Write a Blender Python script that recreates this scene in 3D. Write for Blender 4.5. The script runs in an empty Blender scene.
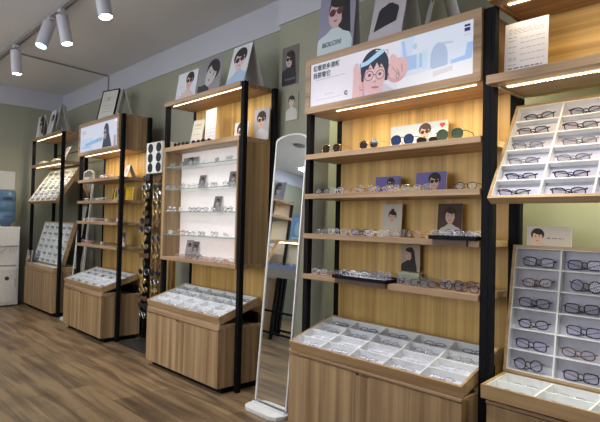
import bpy, math, random
from mathutils import Vector, Matrix, Euler
random.seed(7)
SC = bpy.context.scene
COL = SC.collection

# ------------------------------------------------------------------ camera
H = 1.35
th = math.atan2(495, 520); pitch = math.atan(12/520); roll = 0.024
fwd = Vector((-math.cos(th), math.sin(th), 0)); rt = Vector((math.sin(th), math.cos(th), 0)); up = Vector((0, 0, 1))
Fv = fwd*math.cos(pitch)+up*math.sin(pitch); Uv = up*math.cos(pitch)-fwd*math.sin(pitch)
R2 = rt*math.cos(roll)+Uv*math.sin(roll); U2 = Uv*math.cos(roll)-rt*math.sin(roll)
cd = bpy.data.cameras.new('camera'); cam = bpy.data.objects.new('camera', cd); COL.objects.link(cam)
cd.sensor_width = 36; cd.lens = 36*520/600; cd.clip_start = .02
M = Matrix((R2, U2, -Fv)).transposed().to_4x4(); M.translation = Vector((0, 0, H))
cam.matrix_world = M
SC.camera = cam

# ------------------------------------------------------------------ world, exposure, large lights
w = bpy.data.worlds.new('world'); SC.world = w; w.use_nodes = True
w.node_tree.nodes['Background'].inputs[0].default_value = (.75, .8, .9, 1)
w.node_tree.nodes['Background'].inputs[1].default_value = .3
vs = SC.view_settings
vs.view_transform = 'Standard'; vs.look = 'None'; vs.gamma = 1; vs.exposure = 0.0; vs.use_curve_mapping = False
CEIL = 3.36
CEIL_FILL_W = 11.0      # watts of each ceiling light added as fill
SPOT_W = 74.0      # watts of each track spotlight
LED_E = 9.0       # emission of the warm shelf strips
LED_W = 4.6        # watts of the lamp along each strip
CEIL_FILLS = [(-8.2, -2.6), (-6.9, .5), (-4.4, -1.1), (-4.4, .5), (.6, -1.6), (-8.2, .5)]  # ceiling lights added to brighten the shop
def lamp(name, kind, loc, energy, color, **kw):
    l = bpy.data.lights.new(name, kind); l.energy = energy; l.color = color
    for k, v in kw.items(): setattr(l, k, v)
    o = bpy.data.objects.new(name, l); COL.objects.link(o); o.location = loc
    return o
FILL_WINDOWS = [(-7.6, -5.6), (-5.2, -3.2), (-2.8, -.8)]      # x range of glowing windows added opposite, out of view
WIN_FILL_W = 30.0
for a_, b_ in FILL_WINDOWS:
    o_ = lamp('window_fill_lamp', 'AREA', ((a_+b_)/2, -3.36, 1.95), WIN_FILL_W*(1.5 if a_ > -3 else .75), (1, .97, .92), shape='RECTANGLE', size=2.0, size_y=1.6)
    o_.rotation_euler = (math.radians(90), 0, 0)
FILL_PENDANTS = [(-5.0, -.5), (-3.6, -.5)]  # pendants added out of view to lift the ceiling brightness
PEND_FILL_W = 54.0
for x, y in FILL_PENDANTS:
    lamp('pendant_fill_lamp', 'POINT', (x, y, 2.72), PEND_FILL_W, (.82, .90, 1), shadow_soft_size=.17)
for x, y in CEIL_FILLS:
    lamp('ceiling_fill_lamp', 'AREA', (x, y, CEIL-.03), CEIL_FILL_W, (.85, .92, 1), shape='DISK', size=.3)

# ------------------------------------------------------------------ materials
MC = {}
def nodes(name):
    m = bpy.data.materials.new(name); m.use_nodes = True
    return m, m.node_tree.nodes, m.node_tree.links, m.node_tree.nodes['Principled BSDF']
def mat(name, col, rough=.5, metal=0, emis=None, estr=0, alpha=1, trans=0, var=.04, vscale=30, coat=0):
    if name in MC: return MC[name]
    m, n, l, b = nodes(name)
    b.inputs['Roughness'].default_value = rough; b.inputs['Metallic'].default_value = metal
    b.inputs['Base Color'].default_value = (*col, 1)
    if var and alpha == 1 and not trans:
        t = n.new('ShaderNodeTexCoord'); no = n.new('ShaderNodeTexNoise'); no.inputs['Scale'].default_value = vscale
        no.inputs['Detail'].default_value = 3
        r = n.new('ShaderNodeValToRGB')
        r.color_ramp.elements[0].position = .3; r.color_ramp.elements[1].position = .7
        r.color_ramp.elements[0].color = (*[c*(1-var) for c in col], 1); r.color_ramp.elements[1].color = (*[min(1, c*(1+var)) for c in col], 1)
        l.new(t.outputs['Object'], no.inputs['Vector']); l.new(no.outputs['Fac'], r.inputs[0]); l.new(r.outputs[0], b.inputs['Base Color'])
    if emis: b.inputs['Emission Color'].default_value = (*emis, 1); b.inputs['Emission Strength'].default_value = estr
    b.inputs['Alpha'].default_value = alpha
    b.inputs['Transmission Weight'].default_value = trans
    b.inputs['Coat Weight'].default_value = coat
    MC[name] = m; return m
def wood(name, dark, light, axis, rough=.45, scale=1.0):
    if name in MC: return MC[name]
    m, n, l, b = nodes(name)
    t = n.new('ShaderNodeTexCoord'); mp = n.new('ShaderNodeMapping')
    s = [22*scale]*3; s[axis] = .7*scale
    mp.inputs['Scale'].default_value = s
    no = n.new('ShaderNodeTexNoise'); no.inputs['Scale'].default_value = 1; no.inputs['Detail'].default_value = 5; no.inputs['Distortion'].default_value = .25
    mp2 = n.new('ShaderNodeMapping'); s2 = [110*scale]*3; s2[axis] = 1.6*scale; mp2.inputs['Scale'].default_value = s2
    no2 = n.new('ShaderNodeTexNoise'); no2.inputs['Scale'].default_value = 1; no2.inputs['Detail'].default_value = 2
    mx = n.new('ShaderNodeMath'); mx.operation = 'MULTIPLY_ADD'; mx.inputs[1].default_value = .3
    r = n.new('ShaderNodeValToRGB'); e = r.color_ramp.elements
    e[0].position = .47; e[1].position = .82; e[0].color = (*dark, 1); e[1].color = (*light, 1)
    l.new(t.outputs['Object'], mp.inputs[0]); l.new(t.outputs['Object'], mp2.inputs[0])
    l.new(mp.outputs[0], no.inputs['Vector']); l.new(mp2.outputs[0], no2.inputs['Vector'])
    l.new(no2.outputs['Fac'], mx.inputs[0]); l.new(no.outputs['Fac'], mx.inputs[2])
    l.new(mx.outputs[0], r.inputs[0]); l.new(r.outputs[0], b.inputs['Base Color'])
    b.inputs['Roughness'].default_value = rough
    MC[name] = m; return m
WD, WL = (.225, .137, .066), (.47, .325, .18)
WV = wood('wood_vertical_grain', WD, WL, 2, scale=.8)
WH = wood('wood_lengthwise_grain', (.255, .158, .088), (.47, .32, .20), 0)
WB = wood('wood_back_panel_lit_tone', (.44, .265, .075), (.80, .545, .19), 2, scale=.65)  # back wood lightened and yellowed to carry the warm strip light
WR = wood('wood_tray_rim', (.34, .215, .105), (.54, .375, .21), 0)
BLACK = mat('black_powder_coat', (.007, .0075, .01), .6)
BLACK.node_tree.nodes['Principled BSDF'].inputs['Specular IOR Level'].default_value = .1
WHITE = mat('white_tray_liner', (.84, .87, .88), .5)
WHITEP = mat('white_plastic', (.72, .74, .76), .35)
TRACKM = mat('grey_track_paint', (.30, .29, .30), .4)
PAPER = mat('white_paper', (.76, .78, .84), .7)
CARD = mat('white_card', (.62, .62, .62), .6)
PADM = mat('lilac_grey_pad', (.50, .50, .60), .6)
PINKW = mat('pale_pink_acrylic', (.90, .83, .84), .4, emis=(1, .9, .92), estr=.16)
GLASS = mat('clear_shelf_glass', (.75, .9, .85), .05, alpha=.35)
GEDGE = mat('glass_edge', (.20, .30, .26), .2)
LED = mat('warm_led', (1, .9, .7), .5, emis=(1, .80, .50), estr=LED_E)
LEDB = mat('led_tape', (.9, .75, .45), .5, emis=(1, .74, .42), estr=2.2)
CEIL_FILL_GLOW = mat('ceiling_fill_glow', (1, 1, 1), .5, emis=(.95, .97, 1), estr=9)
MIRROR = mat('mirror_silver', (.83, .86, .86), .02, metal=1, var=0)

# ------------------------------------------------------------------ mesh helpers
class MB:
    def __init__(s): s.v = []; s.f = []; s.m = []; s.T = None
    def add(s, vs, fs, m=0):
        b = len(s.v)
        for p in vs:
            p = Vector(p)
            if s.T is not None: p = s.T @ p
            s.v.append(p)
        for f in fs: s.f.append(tuple(b+i for i in f)); s.m.append(m)
        return s
    def box(s, x0, x1, y0, y1, z0, z1, m=0):
        return s.add([(x, y, z) for x in (x0, x1) for y in (y0, y1) for z in (z0, z1)],
                     [(0, 1, 3, 2), (4, 6, 7, 5), (0, 4, 5, 1), (2, 3, 7, 6), (0, 2, 6, 4), (1, 5, 7, 3)], m)
    def prism(s, pts, y0, y1, m=0):       # pts in (x,z), extruded along y
        n = len(pts)
        vs = [(x, y0, z) for x, z in pts]+[(x, y1, z) for x, z in pts]
        fs = [tuple(range(n)), tuple(range(2*n-1, n-1, -1))]+[(i, i+n, (i+1) % n+n, (i+1) % n) for i in range(n)]
        return s.add(vs, fs, m)
    def prismx(s, pts, x0, x1, m=0):      # pts in (y,z), extruded along x
        n = len(pts)
        vs = [(x0, y, z) for y, z in pts]+[(x1, y, z) for y, z in pts]
        fs = [tuple(range(n)), tuple(range(2*n-1, n-1, -1))]+[(i, i+n, (i+1) % n+n, (i+1) % n) for i in range(n)]
        return s.add(vs, fs, m)
    def tube(s, path, r, seg=6, m=0, closed=False, flat=1.0):
        P = [Vector(p) for p in path]; n = len(P); vs = []; fs = []
        for i, p in enumerate(P):
            a = P[(i-1) % n] if (closed or i > 0) else P[i]; b = P[(i+1) % n] if (closed or i < n-1) else P[i]
            d = (b-a).normalized()
            ref = Vector((0, 0, 1)) if abs(d.z) < .9 else Vector((0, 1, 0))
            if closed: ref = Vector((0, 1, 0)) if abs(d.y) < .9 else Vector((1, 0, 0))
            u = d.cross(ref).normalized(); v = d.cross(u).normalized()
            for k in range(seg):
                t = 2*math.pi*k/seg; vs.append(p+u*math.cos(t)*r+v*math.sin(t)*r*flat)
        for i in range(n if closed else n-1):
            j = (i+1) % n
            for k in range(seg): fs.append((i*seg+k, j*seg+k, j*seg+(k+1) % seg, i*seg+(k+1) % seg))
        if not closed: fs += [tuple(range(seg-1, -1, -1)), tuple((n-1)*seg+k for k in range(seg))]
        return s.add(vs, fs, m)
    def cyl(s, a, b, r, r2=None, seg=20, m=0, capm=None):
        a, b = Vector(a), Vector(b); d = (b-a).normalized(); r2 = r if r2 is None else r2
        ref = Vector((0, 0, 1)) if abs(d.z) < .9 else Vector((1, 0, 0))
        u = d.cross(ref).normalized(); v = d.cross(u)
        vs = [a+(u*math.cos(2*math.pi*k/seg)+v*math.sin(2*math.pi*k/seg))*r for k in range(seg)]
        vs += [b+(u*math.cos(2*math.pi*k/seg)+v*math.sin(2*math.pi*k/seg))*r2 for k in range(seg)]
        s.add(vs, [(k, seg+k, seg+(k+1) % seg, (k+1) % seg) for k in range(seg)]+[tuple(range(seg))], m)
        s.add(vs[seg:], [tuple(range(seg-1, -1, -1))], m if capm is None else capm)
        return s
    def lathe(s, prof, c=(0, 0), seg=28, m=0):
        vs = []; n = len(prof)
        for r, z in prof:
            for k in range(seg):
                t = 2*math.pi*k/seg; vs.append((c[0]+r*math.cos(t), c[1]+r*math.sin(t), z))
        fs = [(i*seg+k, i*seg+(k+1) % seg, (i+1)*seg+(k+1) % seg, (i+1)*seg+k) for i in range(n-1) for k in range(seg)]
        fs += [tuple(range(seg-1, -1, -1)), tuple((n-1)*seg+k for k in range(seg))]
        return s.add(vs, fs, m)
    def build(s, name, mats, parent=None, loc=None, bevel=0, smooth=False):
        me = bpy.data.meshes.new(name); me.from_pydata([tuple(v) for v in s.v], [], s.f)
        if not isinstance(mats, (list, tuple)): mats = [mats]
        for m in mats: me.materials.append(m)
        me.polygons.foreach_set('material_index', s.m)
        if smooth: me.polygons.foreach_set('use_smooth', [True]*len(me.polygons))
        me.update()
        o = bpy.data.objects.new(name, me); COL.objects.link(o)
        if parent: o.parent = parent
        if loc: o.location = loc
        if bevel:
            b = o.modifiers.new('bevel', 'BEVEL'); b.width = bevel; b.segments = 2; b.limit_method = 'ANGLE'
        return o
def tag(o, label=None, cat=None, group=None, kind=None):
    if label: o['label'] = label
    if cat: o['category'] = cat
    if group: o['group'] = group
    if kind: o['kind'] = kind
    return o
def thing(name, label, cat, loc=(0, 0, 0), rot=None, group=None):
    o = bpy.data.objects.new(name, None); COL.objects.link(o); o.location = loc; o.empty_display_size = .05
    if rot is not None:
        if isinstance(rot, Matrix): o.matrix_world = Matrix.Translation(loc) @ rot.to_4x4()
        else: o.rotation_euler = rot
    return tag(o, label, cat, group)
def struct(o): o['kind'] = 'structure'; return o

# ------------------------------------------------------------------ room shell
YW, XB, XR, YO, BAND = 3.05, -8.95, 2.4, -3.4, 3.08
def wall_mat(name, col, var=.05):
    if name in MC: return MC[name]
    m, n, l, b = nodes(name)
    t = n.new('ShaderNodeTexCoord')
    no = n.new('ShaderNodeTexNoise'); no.inputs['Scale'].default_value = 2.2; no.inputs['Detail'].default_value = 4
    r = n.new('ShaderNodeValToRGB'); r.color_ramp.elements[0].color = (*[c*(1-var) for c in col], 1); r.color_ramp.elements[1].color = (*[c*(1+var) for c in col], 1)
    l.new(t.outputs['Object'], no.inputs['Vector']); l.new(no.outputs['Fac'], r.inputs[0]); l.new(r.outputs[0], b.inputs['Base Color'])
    n2 = n.new('ShaderNodeTexNoise'); n2.inputs['Scale'].default_value = 260; bp = n.new('ShaderNodeBump'); bp.inputs['Strength'].default_value = .12; bp.inputs['Distance'].default_value = .002
    l.new(t.outputs['Object'], n2.inputs['Vector']); l.new(n2.outputs['Fac'], bp.inputs['Height']); l.new(bp.outputs[0], b.inputs['Normal'])
    b.inputs['Roughness'].default_value = .8
    MC[name] = m; return m
GREEN = wall_mat('sage_green_paint', (.335, .345, .275))
LILAC = wall_mat('pale_bulkhead_paint', (.55, .57, .66), .02)
CEILM = wall_mat('ceiling_paint', (.74, .74, .76), .03)
def floor_mat():
    m, n, l, b = nodes('wood_plank_floor')
    t = n.new('ShaderNodeTexCoord')
    br = n.new('ShaderNodeTexBrick'); br.inputs['Scale'].default_value = 1
    br.inputs['Brick Width'].default_value = 1.25; br.inputs['Row Height'].default_value = .155; br.inputs['Mortar Size'].default_value = .0018
    br.inputs['Color1'].default_value = (.0, .0, .0, 1); br.inputs['Color2'].default_value = (1, 1, 1, 1); br.inputs['Mortar'].default_value = (0, 0, 0, 1)
    br.offset = .37; br.inputs['Mortar Smooth'].default_value = .3
    l.new(t.outputs['Object'], br.inputs['Vector'])
    mp = n.new('ShaderNodeMapping'); mp.inputs['Scale'].default_value = (1.1, 12, 1)
    no = n.new('ShaderNodeTexNoise'); no.inputs['Scale'].default_value = 1; no.inputs['Detail'].default_value = 6; no.inputs['Distortion'].default_value = .6
    l.new(t.outputs['Object'], mp.inputs[0]); l.new(mp.outputs[0], no.inputs['Vector'])
    no3 = n.new('ShaderNodeTexNoise'); no3.inputs['Scale'].default_value = 1.6; no3.inputs['Detail'].default_value = 5
    l.new(t.outputs['Object'], no3.inputs['Vector'])
    a = n.new('ShaderNodeMath'); a.operation = 'MULTIPLY_ADD'; a.inputs[1].default_value = .22
    l.new(br.outputs['Color'], a.inputs[0]); l.new(no.outputs['Fac'], a.inputs[2])
    a2 = n.new('ShaderNodeMath'); a2.operation = 'MULTIPLY_ADD'; a2.inputs[1].default_value = .55
    l.new(no3.outputs['Fac'], a2.inputs[0]); l.new(a.outputs[0], a2.inputs[2])
    r = n.new('ShaderNodeValToRGB'); e = r.color_ramp.elements
    e[0].position = .55; e[0].color = (.050, .032, .019, 1); e[1].position = 1.12; e[1].color = (.27, .185, .105, 1)
    x = e.new(.80); x.color = (.125, .083, .049, 1)
    l.new(a2.outputs[0], r.inputs[0])
    mx = n.new('ShaderNodeMixRGB'); mx.blend_type = 'MULTIPLY'; mx.inputs[2].default_value = (.35, .33, .3, 1)
    l.new(br.outputs['Fac'], mx.inputs[0]); l.new(r.outputs[0], mx.inputs[1]); l.new(mx.outputs[0], b.inputs['Base Color'])
    b.inputs['Roughness'].default_value = .38
    bp = n.new('ShaderNodeBump'); bp.inputs['Strength'].default_value = .25; bp.inputs['Distance'].default_value = .003; bp.invert = True
    l.new(br.outputs['Fac'], bp.inputs['Height']); l.new(bp.outputs[0], b.inputs['Normal'])
    return m
struct(MB().box(XB-.1, XR+.1, YO-.1, YW+.1, -.1, 0).build('floor', floor_mat()))
struct(MB().box(XB-.1, XR+.1, YO-.1, YW+.1, CEIL, CEIL+.1).build('ceiling', CEILM))
struct(MB().box(XB-.1, XR+.1, YW, YW+.1, 0, CEIL).build('wall_display', GREEN))
struct(MB().box(XB-.1, XB, YO, YW, 0, CEIL).build('wall_far', GREEN))
struct(MB().box(XB-.1, XR+.1, YO-.1, YO, 0, CEIL).build('wall_opposite', GREEN))
struct(MB().box(XR, XR+.1, YO, YW, 0, CEIL).build('wall_near', LILAC))
struct(MB().box(-3.345, -2.74, 2.9, YW, 0, CEIL).build('wall_pilaster', GREEN))
struct(MB().box(XB+.012, -3.345, YW-.012, YW, BAND, CEIL).build('trim_1', LILAC))
struct(MB().box(XB, XB+.012, YO, YW, BAND, CEIL).build('trim_2', LILAC))
struct(MB().box(-3.357, -2.728, 2.888, YW-.001, BAND-.04, CEIL).build('trim_3', LILAC))
struct(MB().box(-2.728, XR, YW-.012, YW, BAND-.02, CEIL).build('trim_4', LILAC))
struct(MB().box(XB+.012, XR, YO, YO+.012, BAND, CEIL).build('trim_5', LILAC))
for i, (x0, x1) in enumerate(((XB+.015, -3.35), (-2.735, XR))):
    struct(MB().box(x0, x1, YW-.014, YW, 0, .08).build('baseboard_display_%d' % (i+1), BLACK))

for i, (x, y) in enumerate(FILL_PENDANTS):  # globes and cords for the added, unseen pendants
    o = thing('added_pendant', 'added unseen opal fill pendant over the aisle, %s from the far end' % ['first', 'second', 'third', 'fourth'][i], 'pendant lamp', (x, y, 2.72), group='added opal fill pendants')
    MB().lathe([(.15*math.sin(math.pi*k/12)+.002, -.15*math.cos(math.pi*k/12)) for k in range(13)]).build('globe', mat('pendant_fill_glow', (.9, .9, .9), .4, emis=(.96, .97, 1), estr=2, var=0), o, smooth=True)
    MB().cyl((0, 0, .152), (0, 0, CEIL-2.72-.001), .006, seg=8).build('cord', BLACK, o)
FILL_PANE = mat('fill_pane_glow', (.8, .85, .9), .3, emis=(.85, .92, 1), estr=1.2, var=0)  # glowing pane of the added fill windows
for i, (a_, b_) in enumerate(FILL_WINDOWS):
    f_ = MB(); f_.box(a_, b_, YO, YO+.02, .5, .56); f_.box(a_, b_, YO, YO+.02, 2.74, 2.8); f_.box(a_, a_+.06, YO, YO+.02, .56, 2.74); f_.box(b_-.06, b_, YO, YO+.02, .56, 2.74)
    wo = struct(f_.build('fill_window_%d' % (i+1), BLACK))
    MB().box(a_+.06, b_-.06, YO+.001, YO+.012, .56, 2.74).build('fill_window_pane', FILL_PANE, wo)
for i, (x, y) in enumerate(CEIL_FILLS):  # bodies of the added ceiling fill lights
    o = MB().lathe([(.17, CEIL-.022), (.175, CEIL-.012), (.175, CEIL-.0005)], (0, 0), 32).build('added_ceiling_light', WHITEP, loc=(x, y, 0))
    MB().lathe([(.15, CEIL-.026), (.155, CEIL-.0225)], (0, 0), 32).build('diffuser', CEIL_FILL_GLOW, o)
    pl = ['over the far left end', 'near the far wall', 'over the middle of the shop', 'over the middle aisle', 'over the near floor', 'beside the far wall corner'][i]
    tag(o, 'added round white ceiling fill light ' + pl, 'ceiling light', 'added ceiling fill lights')

# ------------------------------------------------------------------ display units
YF, YB = 2.50, 2.855
def led(parent, x0, x1, y, z, dots=False, power=1.0, col=(1, .78, .48)):
    b = MB(); hw = .009 if dots else .0038; b.box(x0, x1, y-hw, y+hw, z-.004, z, 0)
    if dots:
        n = int((x1-x0)/.0185)
        for i in range(n):
            x = x0+.01+i*.0185; b.box(x-.0045, x+.0045, y-.006, y+.006, z-.0075, z-.004, 1)
    else: b.box(x0, x1, y-.0026, y+.0026, z-.0055, z-.004, 1)
    b.build('led_strip', [LEDB, LED], parent)
    px, py = parent.location.x, parent.location.y
    l = lamp('led_lamp', 'AREA', (px+(x0+x1)/2, py+y, z-.012), LED_W*power, col, shape='RECTANGLE', size=abs(x1-x0), size_y=.012)
    l.rotation_euler = (math.radians(0), 0, 0)
def unit(name, label, x0, x1, cab_y=2.345, cab_top=.51, back=True, back_z=(.5, 2.48), doors=1, pw=.04, top=2.475):
    """root at front-left floor corner; local x along the wall, local y into the wall"""
    u = thing(name, label, 'display shelf', (x0, YF, 0))
    W = x1-x0; D = YB-YF; cy = cab_y-YF
    for px, py in ((0, 0), (W-pw, 0), (0, D-.04), (W-pw, D-.04)):
        MB().box(px, px+pw, py, py+.04, 0, top).build('post', BLACK, u)
    c = MB(); c.box(.045, W-.045, cy+.018, D-.06, .05, cab_top-.016)
    cb = c.build('cabinet_body', WV, u, bevel=.002)
    MB().box(.045, W-.045, cy-.004, D-.06, cab_top-.016, cab_top).build('cabinet_top', WH, u, bevel=.002)
    MB().box(.07, W-.07, cy+.06, D-.1, 0, .05).build('plinth', BLACK, u)
    # front flap with a little finger notch in the middle of its top edge
    a, b_ = .047, W-.047; mid = (a+b_)/2
    z0, z1 = .052, cab_top-.021
    d = MB(); d.prism([(a, z0), (b_, z0), (b_, z1), (mid+.05, z1), (mid+.045, z1-.014), (mid-.045, z1-.014), (mid-.05, z1), (a, z1)], cy, cy+.016)
    d.build('cabinet_door', WV, u, bevel=.0015)
    if back:
        MB().box(.042, W-.042, D-.035, D-.02, back_z[0], back_z[1]).build('back_panel', WB, u)
    return u, W, D
def shelf(u, W, D, z, name='shelf', th=.034, over=.012, m=WH, x1=None):
    MB().box(.0, (W-.043) if x1 is None else x1, -over, D-.037, z-th, z).build(name, m, u, bevel=.002)
def supports(u, W, D, z0, z1):
    MB().box(.08, W-.08, D-.12, D-.09, z0, z1).build('tray_support', BLACK, u)

def tray(name, label, loc, ang, W, L, T, cols, rows, pad=None, group=None):
    """shallow wooden tray; local x across, local y up its slope, local z its open face"""
    t = thing(name, label, 'display tray', loc, (ang, 0, 0), group)
    b = MB(); r = .014
    b.box(0, W, 0, r, 0, T); b.box(0, W, L-r, L, 0, T); b.box(0, r, r, L-r, 0, T); b.box(W-r, W, r, L-r, 0, T); b.box(r, W-r, r, L-r, 0, .008)
    b.build('tray_rim', WR, t)
    MB().box(r, W-r, r, L-r, .0081, .012).build('compartment_pad', pad or PADM, t)
    d = MB(); g = .004
    d.box(r, r+g, r, L-r, .012, T-.004); d.box(W-r-g, W-r, r, L-r, .012, T-.004); d.box(r+g, W-r-g, r, r+g, .012, T-.004); d.box(r+g, W-r-g, L-r-g, L-r, .012, T-.004)
    cw = (W-2*r)/cols; rh = (L-2*r)/rows
    for i in range(1, cols): x = r+cw*i; d.box(x-.004, x+.004, r+g, L-r-g, .012, T-.006)
    for j in range(1, rows): y = r+rh*j; d.box(r+g, W-r-g, y-.0033, y+.0033, .012, T-.008)
    d.build('compartment_liner', WHITE, t)
    return t, [[Vector((r+cw*(i+.5), r+rh*j, .012)) for i in range(cols)] for j in range(rows)], cw, rh

# ------------------------------------------------------------------ glasses
COLS = {'black': (.012, .012, .016), 'dark blue': (.02, .03, .09), 'tortoiseshell brown': (.13, .06, .025), 'gold wire': (.55, .40, .18),
        'silver wire': (.45, .46, .48), 'clear plastic': (.72, .74, .78), 'pink': (.60, .34, .34), 'amber': (.55, .27, .06), 'grey': (.20, .21, .23),
        'green': (.05, .10, .07), 'purple': (.16, .08, .26), 'burgundy': (.09, .02, .025), 'white': (.75, .75, .76)}
LENS = {'clear': ((.42, .43, .58), .13, .06), 'lilac_sheen': ((.36, .36, .54), .30, .04), 'deep': ((.03, .017, .014), .97, .06), 'dark': ((.015, .015, .02), .96, .05), 'blue': ((.03, .06, .18), .96, .06), 'green': ((.07, .11, .08), .9, .06),  # lilac tint puts a reflected sheen into the lens colour
        'brown': ((.10, .05, .035), .95, .06)}
def lens_mat(k):
    c, a, r = LENS[k]; return mat('lens_'+k, c, r, alpha=a, var=0)
def rim_mat(k):
    metal = 1 if 'wire' in k else 0
    return mat('rim_'+k.replace(' ', '_'), COLS[k], .25, metal=metal, var=0)
TPL = {}
def lens_outline(shape, n=20):
    a, b = {'round': (.0235, .0225), 'oval': (.0255, .0175), 'square': (.0265, .0185), 'big': (.0285, .026)}[shape]
    p = {'round': 2, 'oval': 2.3, 'square': 3.6, 'big': 2.2}[shape]
    pts = []
    for k in range(n):
        t = 2*math.pi*k/n; c, s = math.cos(t), math.sin(t)
        pts.append((a*abs(c)**(2/p)*(1 if c > 0 else -1), b*abs(s)**(2/p)*(1 if s > 0 else -1)))
    return a, b, pts
def glasses_parts(shape, rim, lens, pose, n, seg, rr):
    a, b, pts = lens_outline(shape, n); cx = a+.0095; z0 = b+rr
    parts = []
    f = MB()
    for s in (-1, 1): f.tube([(s*cx+x, 0, z0+z) for x, z in pts], rr, seg, 0, closed=True)
    f.tube([(-.011, 0, z0+b*.25), (-.005, -.001, z0+b*.55), (.005, -.001, z0+b*.55), (.011, 0, z0+b*.25)], rr*.9, seg)
    for s in (-1, 1): f.tube([(s*(cx+a*.93), 0, z0+b*.42), (s*(cx+a+.006), .002, z0+b*.5), (s*(cx+a+.008), .006, z0+b*.5)], rr, seg)
    parts.append(('frame', f, rim_mat(rim), None))
    for s in (-1, 1):
        q = MB(); q.add([(s*cx+x*.98, 0, z0+z*.98) for x, z in pts]+[(s*cx+x*.98, .0012, z0+z*.98) for x, z in pts],
                        [tuple(range(n)), tuple(range(2*n-1, n-1, -1))])
        parts.append(('lens', q, lens_mat(lens), None))
    hx = cx+a+.008; hz = z0+b*.5
    for s in (-1, 1):
        q = MB()
        if pose == 'open': path = [(s*hx, .006, hz), (s*(hx-.001), .09, hz+.001), (s*(hx-.004), .115, hz-.008), (s*(hx-.007), .138, rr+.001)]
        elif pose == 'folded':
            o = .010 if s > 0 else .0155
            path = [(s*hx, .006, hz), (s*(hx-.004), o, hz-.001), (-s*.005, o+.001, hz-.004), (-s*.035, o, hz-.014), (-s*.048, o-.002, hz-.03 if hz-.03 > rr else rr+.001)]
        else:            # 'hang': temples crossing low behind the lenses
            o = .010 if s > 0 else .0155
            path = [(s*hx, .006, hz), (s*(hx-.006), o, hz-.002), (s*.03, o+.002, hz-.012), (-s*.006, o+.002, rr+.004), (-s*.026, o, rr+.001)]
        q.tube(path, rr*.95, seg, 0, flat=1.0)
        parts.append(('temple', q, rim_mat(rim), None))
    return parts
def glasses(shape, rim, lens, loc, rot, label, group, pose='folded', detail=True, sc=1.0):
    key = (shape, rim, lens, pose, detail)
    cat = 'sunglasses' if lens not in ('clear', 'lilac_sheen') else 'glasses'
    name = 'sunglasses' if lens not in ('clear', 'lilac_sheen') else 'eyeglasses'
    if key not in TPL:
        if detail:
            thick = .0024 if 'wire' not in rim and 'clear' not in rim else .0014
            root = thing(name, label, cat)
            for nme, mb, m, _ in glasses_parts(shape, rim, lens, pose, 20, 6, thick): mb.build(nme, m, root, smooth=(nme != 'lens'))
        else:
            big = MB()
            for nme, mb, m, _ in glasses_parts(shape, rim, lens, pose, 12, 4, .0024): big.add(mb.v, mb.f, 1 if nme == 'lens' else 0)
            root = big.build(name, [rim_mat(rim), lens_mat(lens)])
        TPL[key] = root; o = root
    else:
        src = TPL[key]; o = src.copy(); COL.objects.link(o)
        for ch in src.children:
            c = ch.copy(); COL.objects.link(c); c.parent = o
    o.location = loc; o.rotation_euler = rot.to_euler() if isinstance(rot, Matrix) else rot; o.scale = (sc,)*3
    tag(o, label, cat, group)
    return o
ORD = ['first', 'second', 'third', 'fourth', 'fifth', 'sixth', 'seventh', 'eighth', 'ninth', 'tenth', 'eleventh', 'twelfth', 'thirteenth', 'fourteenth', 'fifteenth', 'sixteenth', 'seventeenth']
def shelf_row(xs, y, z, specs, where, group, detail=True, jitter=.1, pose=None):
    for i, x in enumerate(xs):
        shape, rim, lens = specs[i % len(specs)]
        pz = pose or ('open' if (i*5+int(z*100)) % 3 == 0 else 'folded'); rz = random.uniform(-1, 1)*(jitter if pz == 'open' else .45)
        kind = 'sunglasses' if lens not in ('clear', 'lilac_sheen') else 'eyeglasses'
        glasses(shape, rim, lens, (x, y+random.uniform(-.012, .012), z+.0005), (0, 0, rz),
                '%s %s %s, %s from left, %s' % (rim, shape if shape != 'big' else 'large', kind, ORD[i], where), group, pz, detail)
def tray_glasses(T, cells, cw, rh, picks, specs, where, group, detail=False, lay=False, sc=1.0, tilt=4):
    """picks: (row from bottom, column); upright trays let glasses stand on the divider, flat trays let them lie"""
    R = Matrix.Rotation(T.rotation_euler.x, 3, 'X'); base = T.location
    nr = len(cells)
    for k, (j, i) in enumerate(picks):
        shape, rim, lens = specs[(k*7+i*3+j) % len(specs)]
        p = cells[j][i]
        a, b, _ = lens_outline(shape)
        if lay:
            loc = p+Vector((random.uniform(-.02, .02), .022+random.uniform(0, .01), .022)); L = Matrix.Rotation(math.radians(-78), 3, 'X') @ Matrix.Rotation(random.uniform(-.1, .1), 3, 'Y')
            L = Matrix.Rotation(math.radians(-72), 3, 'X')
            loc = p+Vector((random.uniform(-.015, .015), .03, .018))
        else:
            loc = p+Vector((random.uniform(-.012, .012), .0095, .034 if tilt < 20 else .010)); L = Matrix.Rotation(math.radians(-90+tilt), 3, 'X')
        L = L @ Matrix.Rotation(random.uniform(-.05, .05), 3, 'Y')
        w_ = base+R @ loc
        # rotate so the frame's up axis (z) follows the tray's y and its front (-y) looks out of the tray
        glasses(shape, rim, lens, w_, R @ L, '%s %s eyeglasses, %s row, %s column, %s' % (rim, shape if shape != 'big' else 'large', ORD[nr-1-j], ORD[i], where),
                group, 'hang' if not lay else 'folded', detail, sc)

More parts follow.
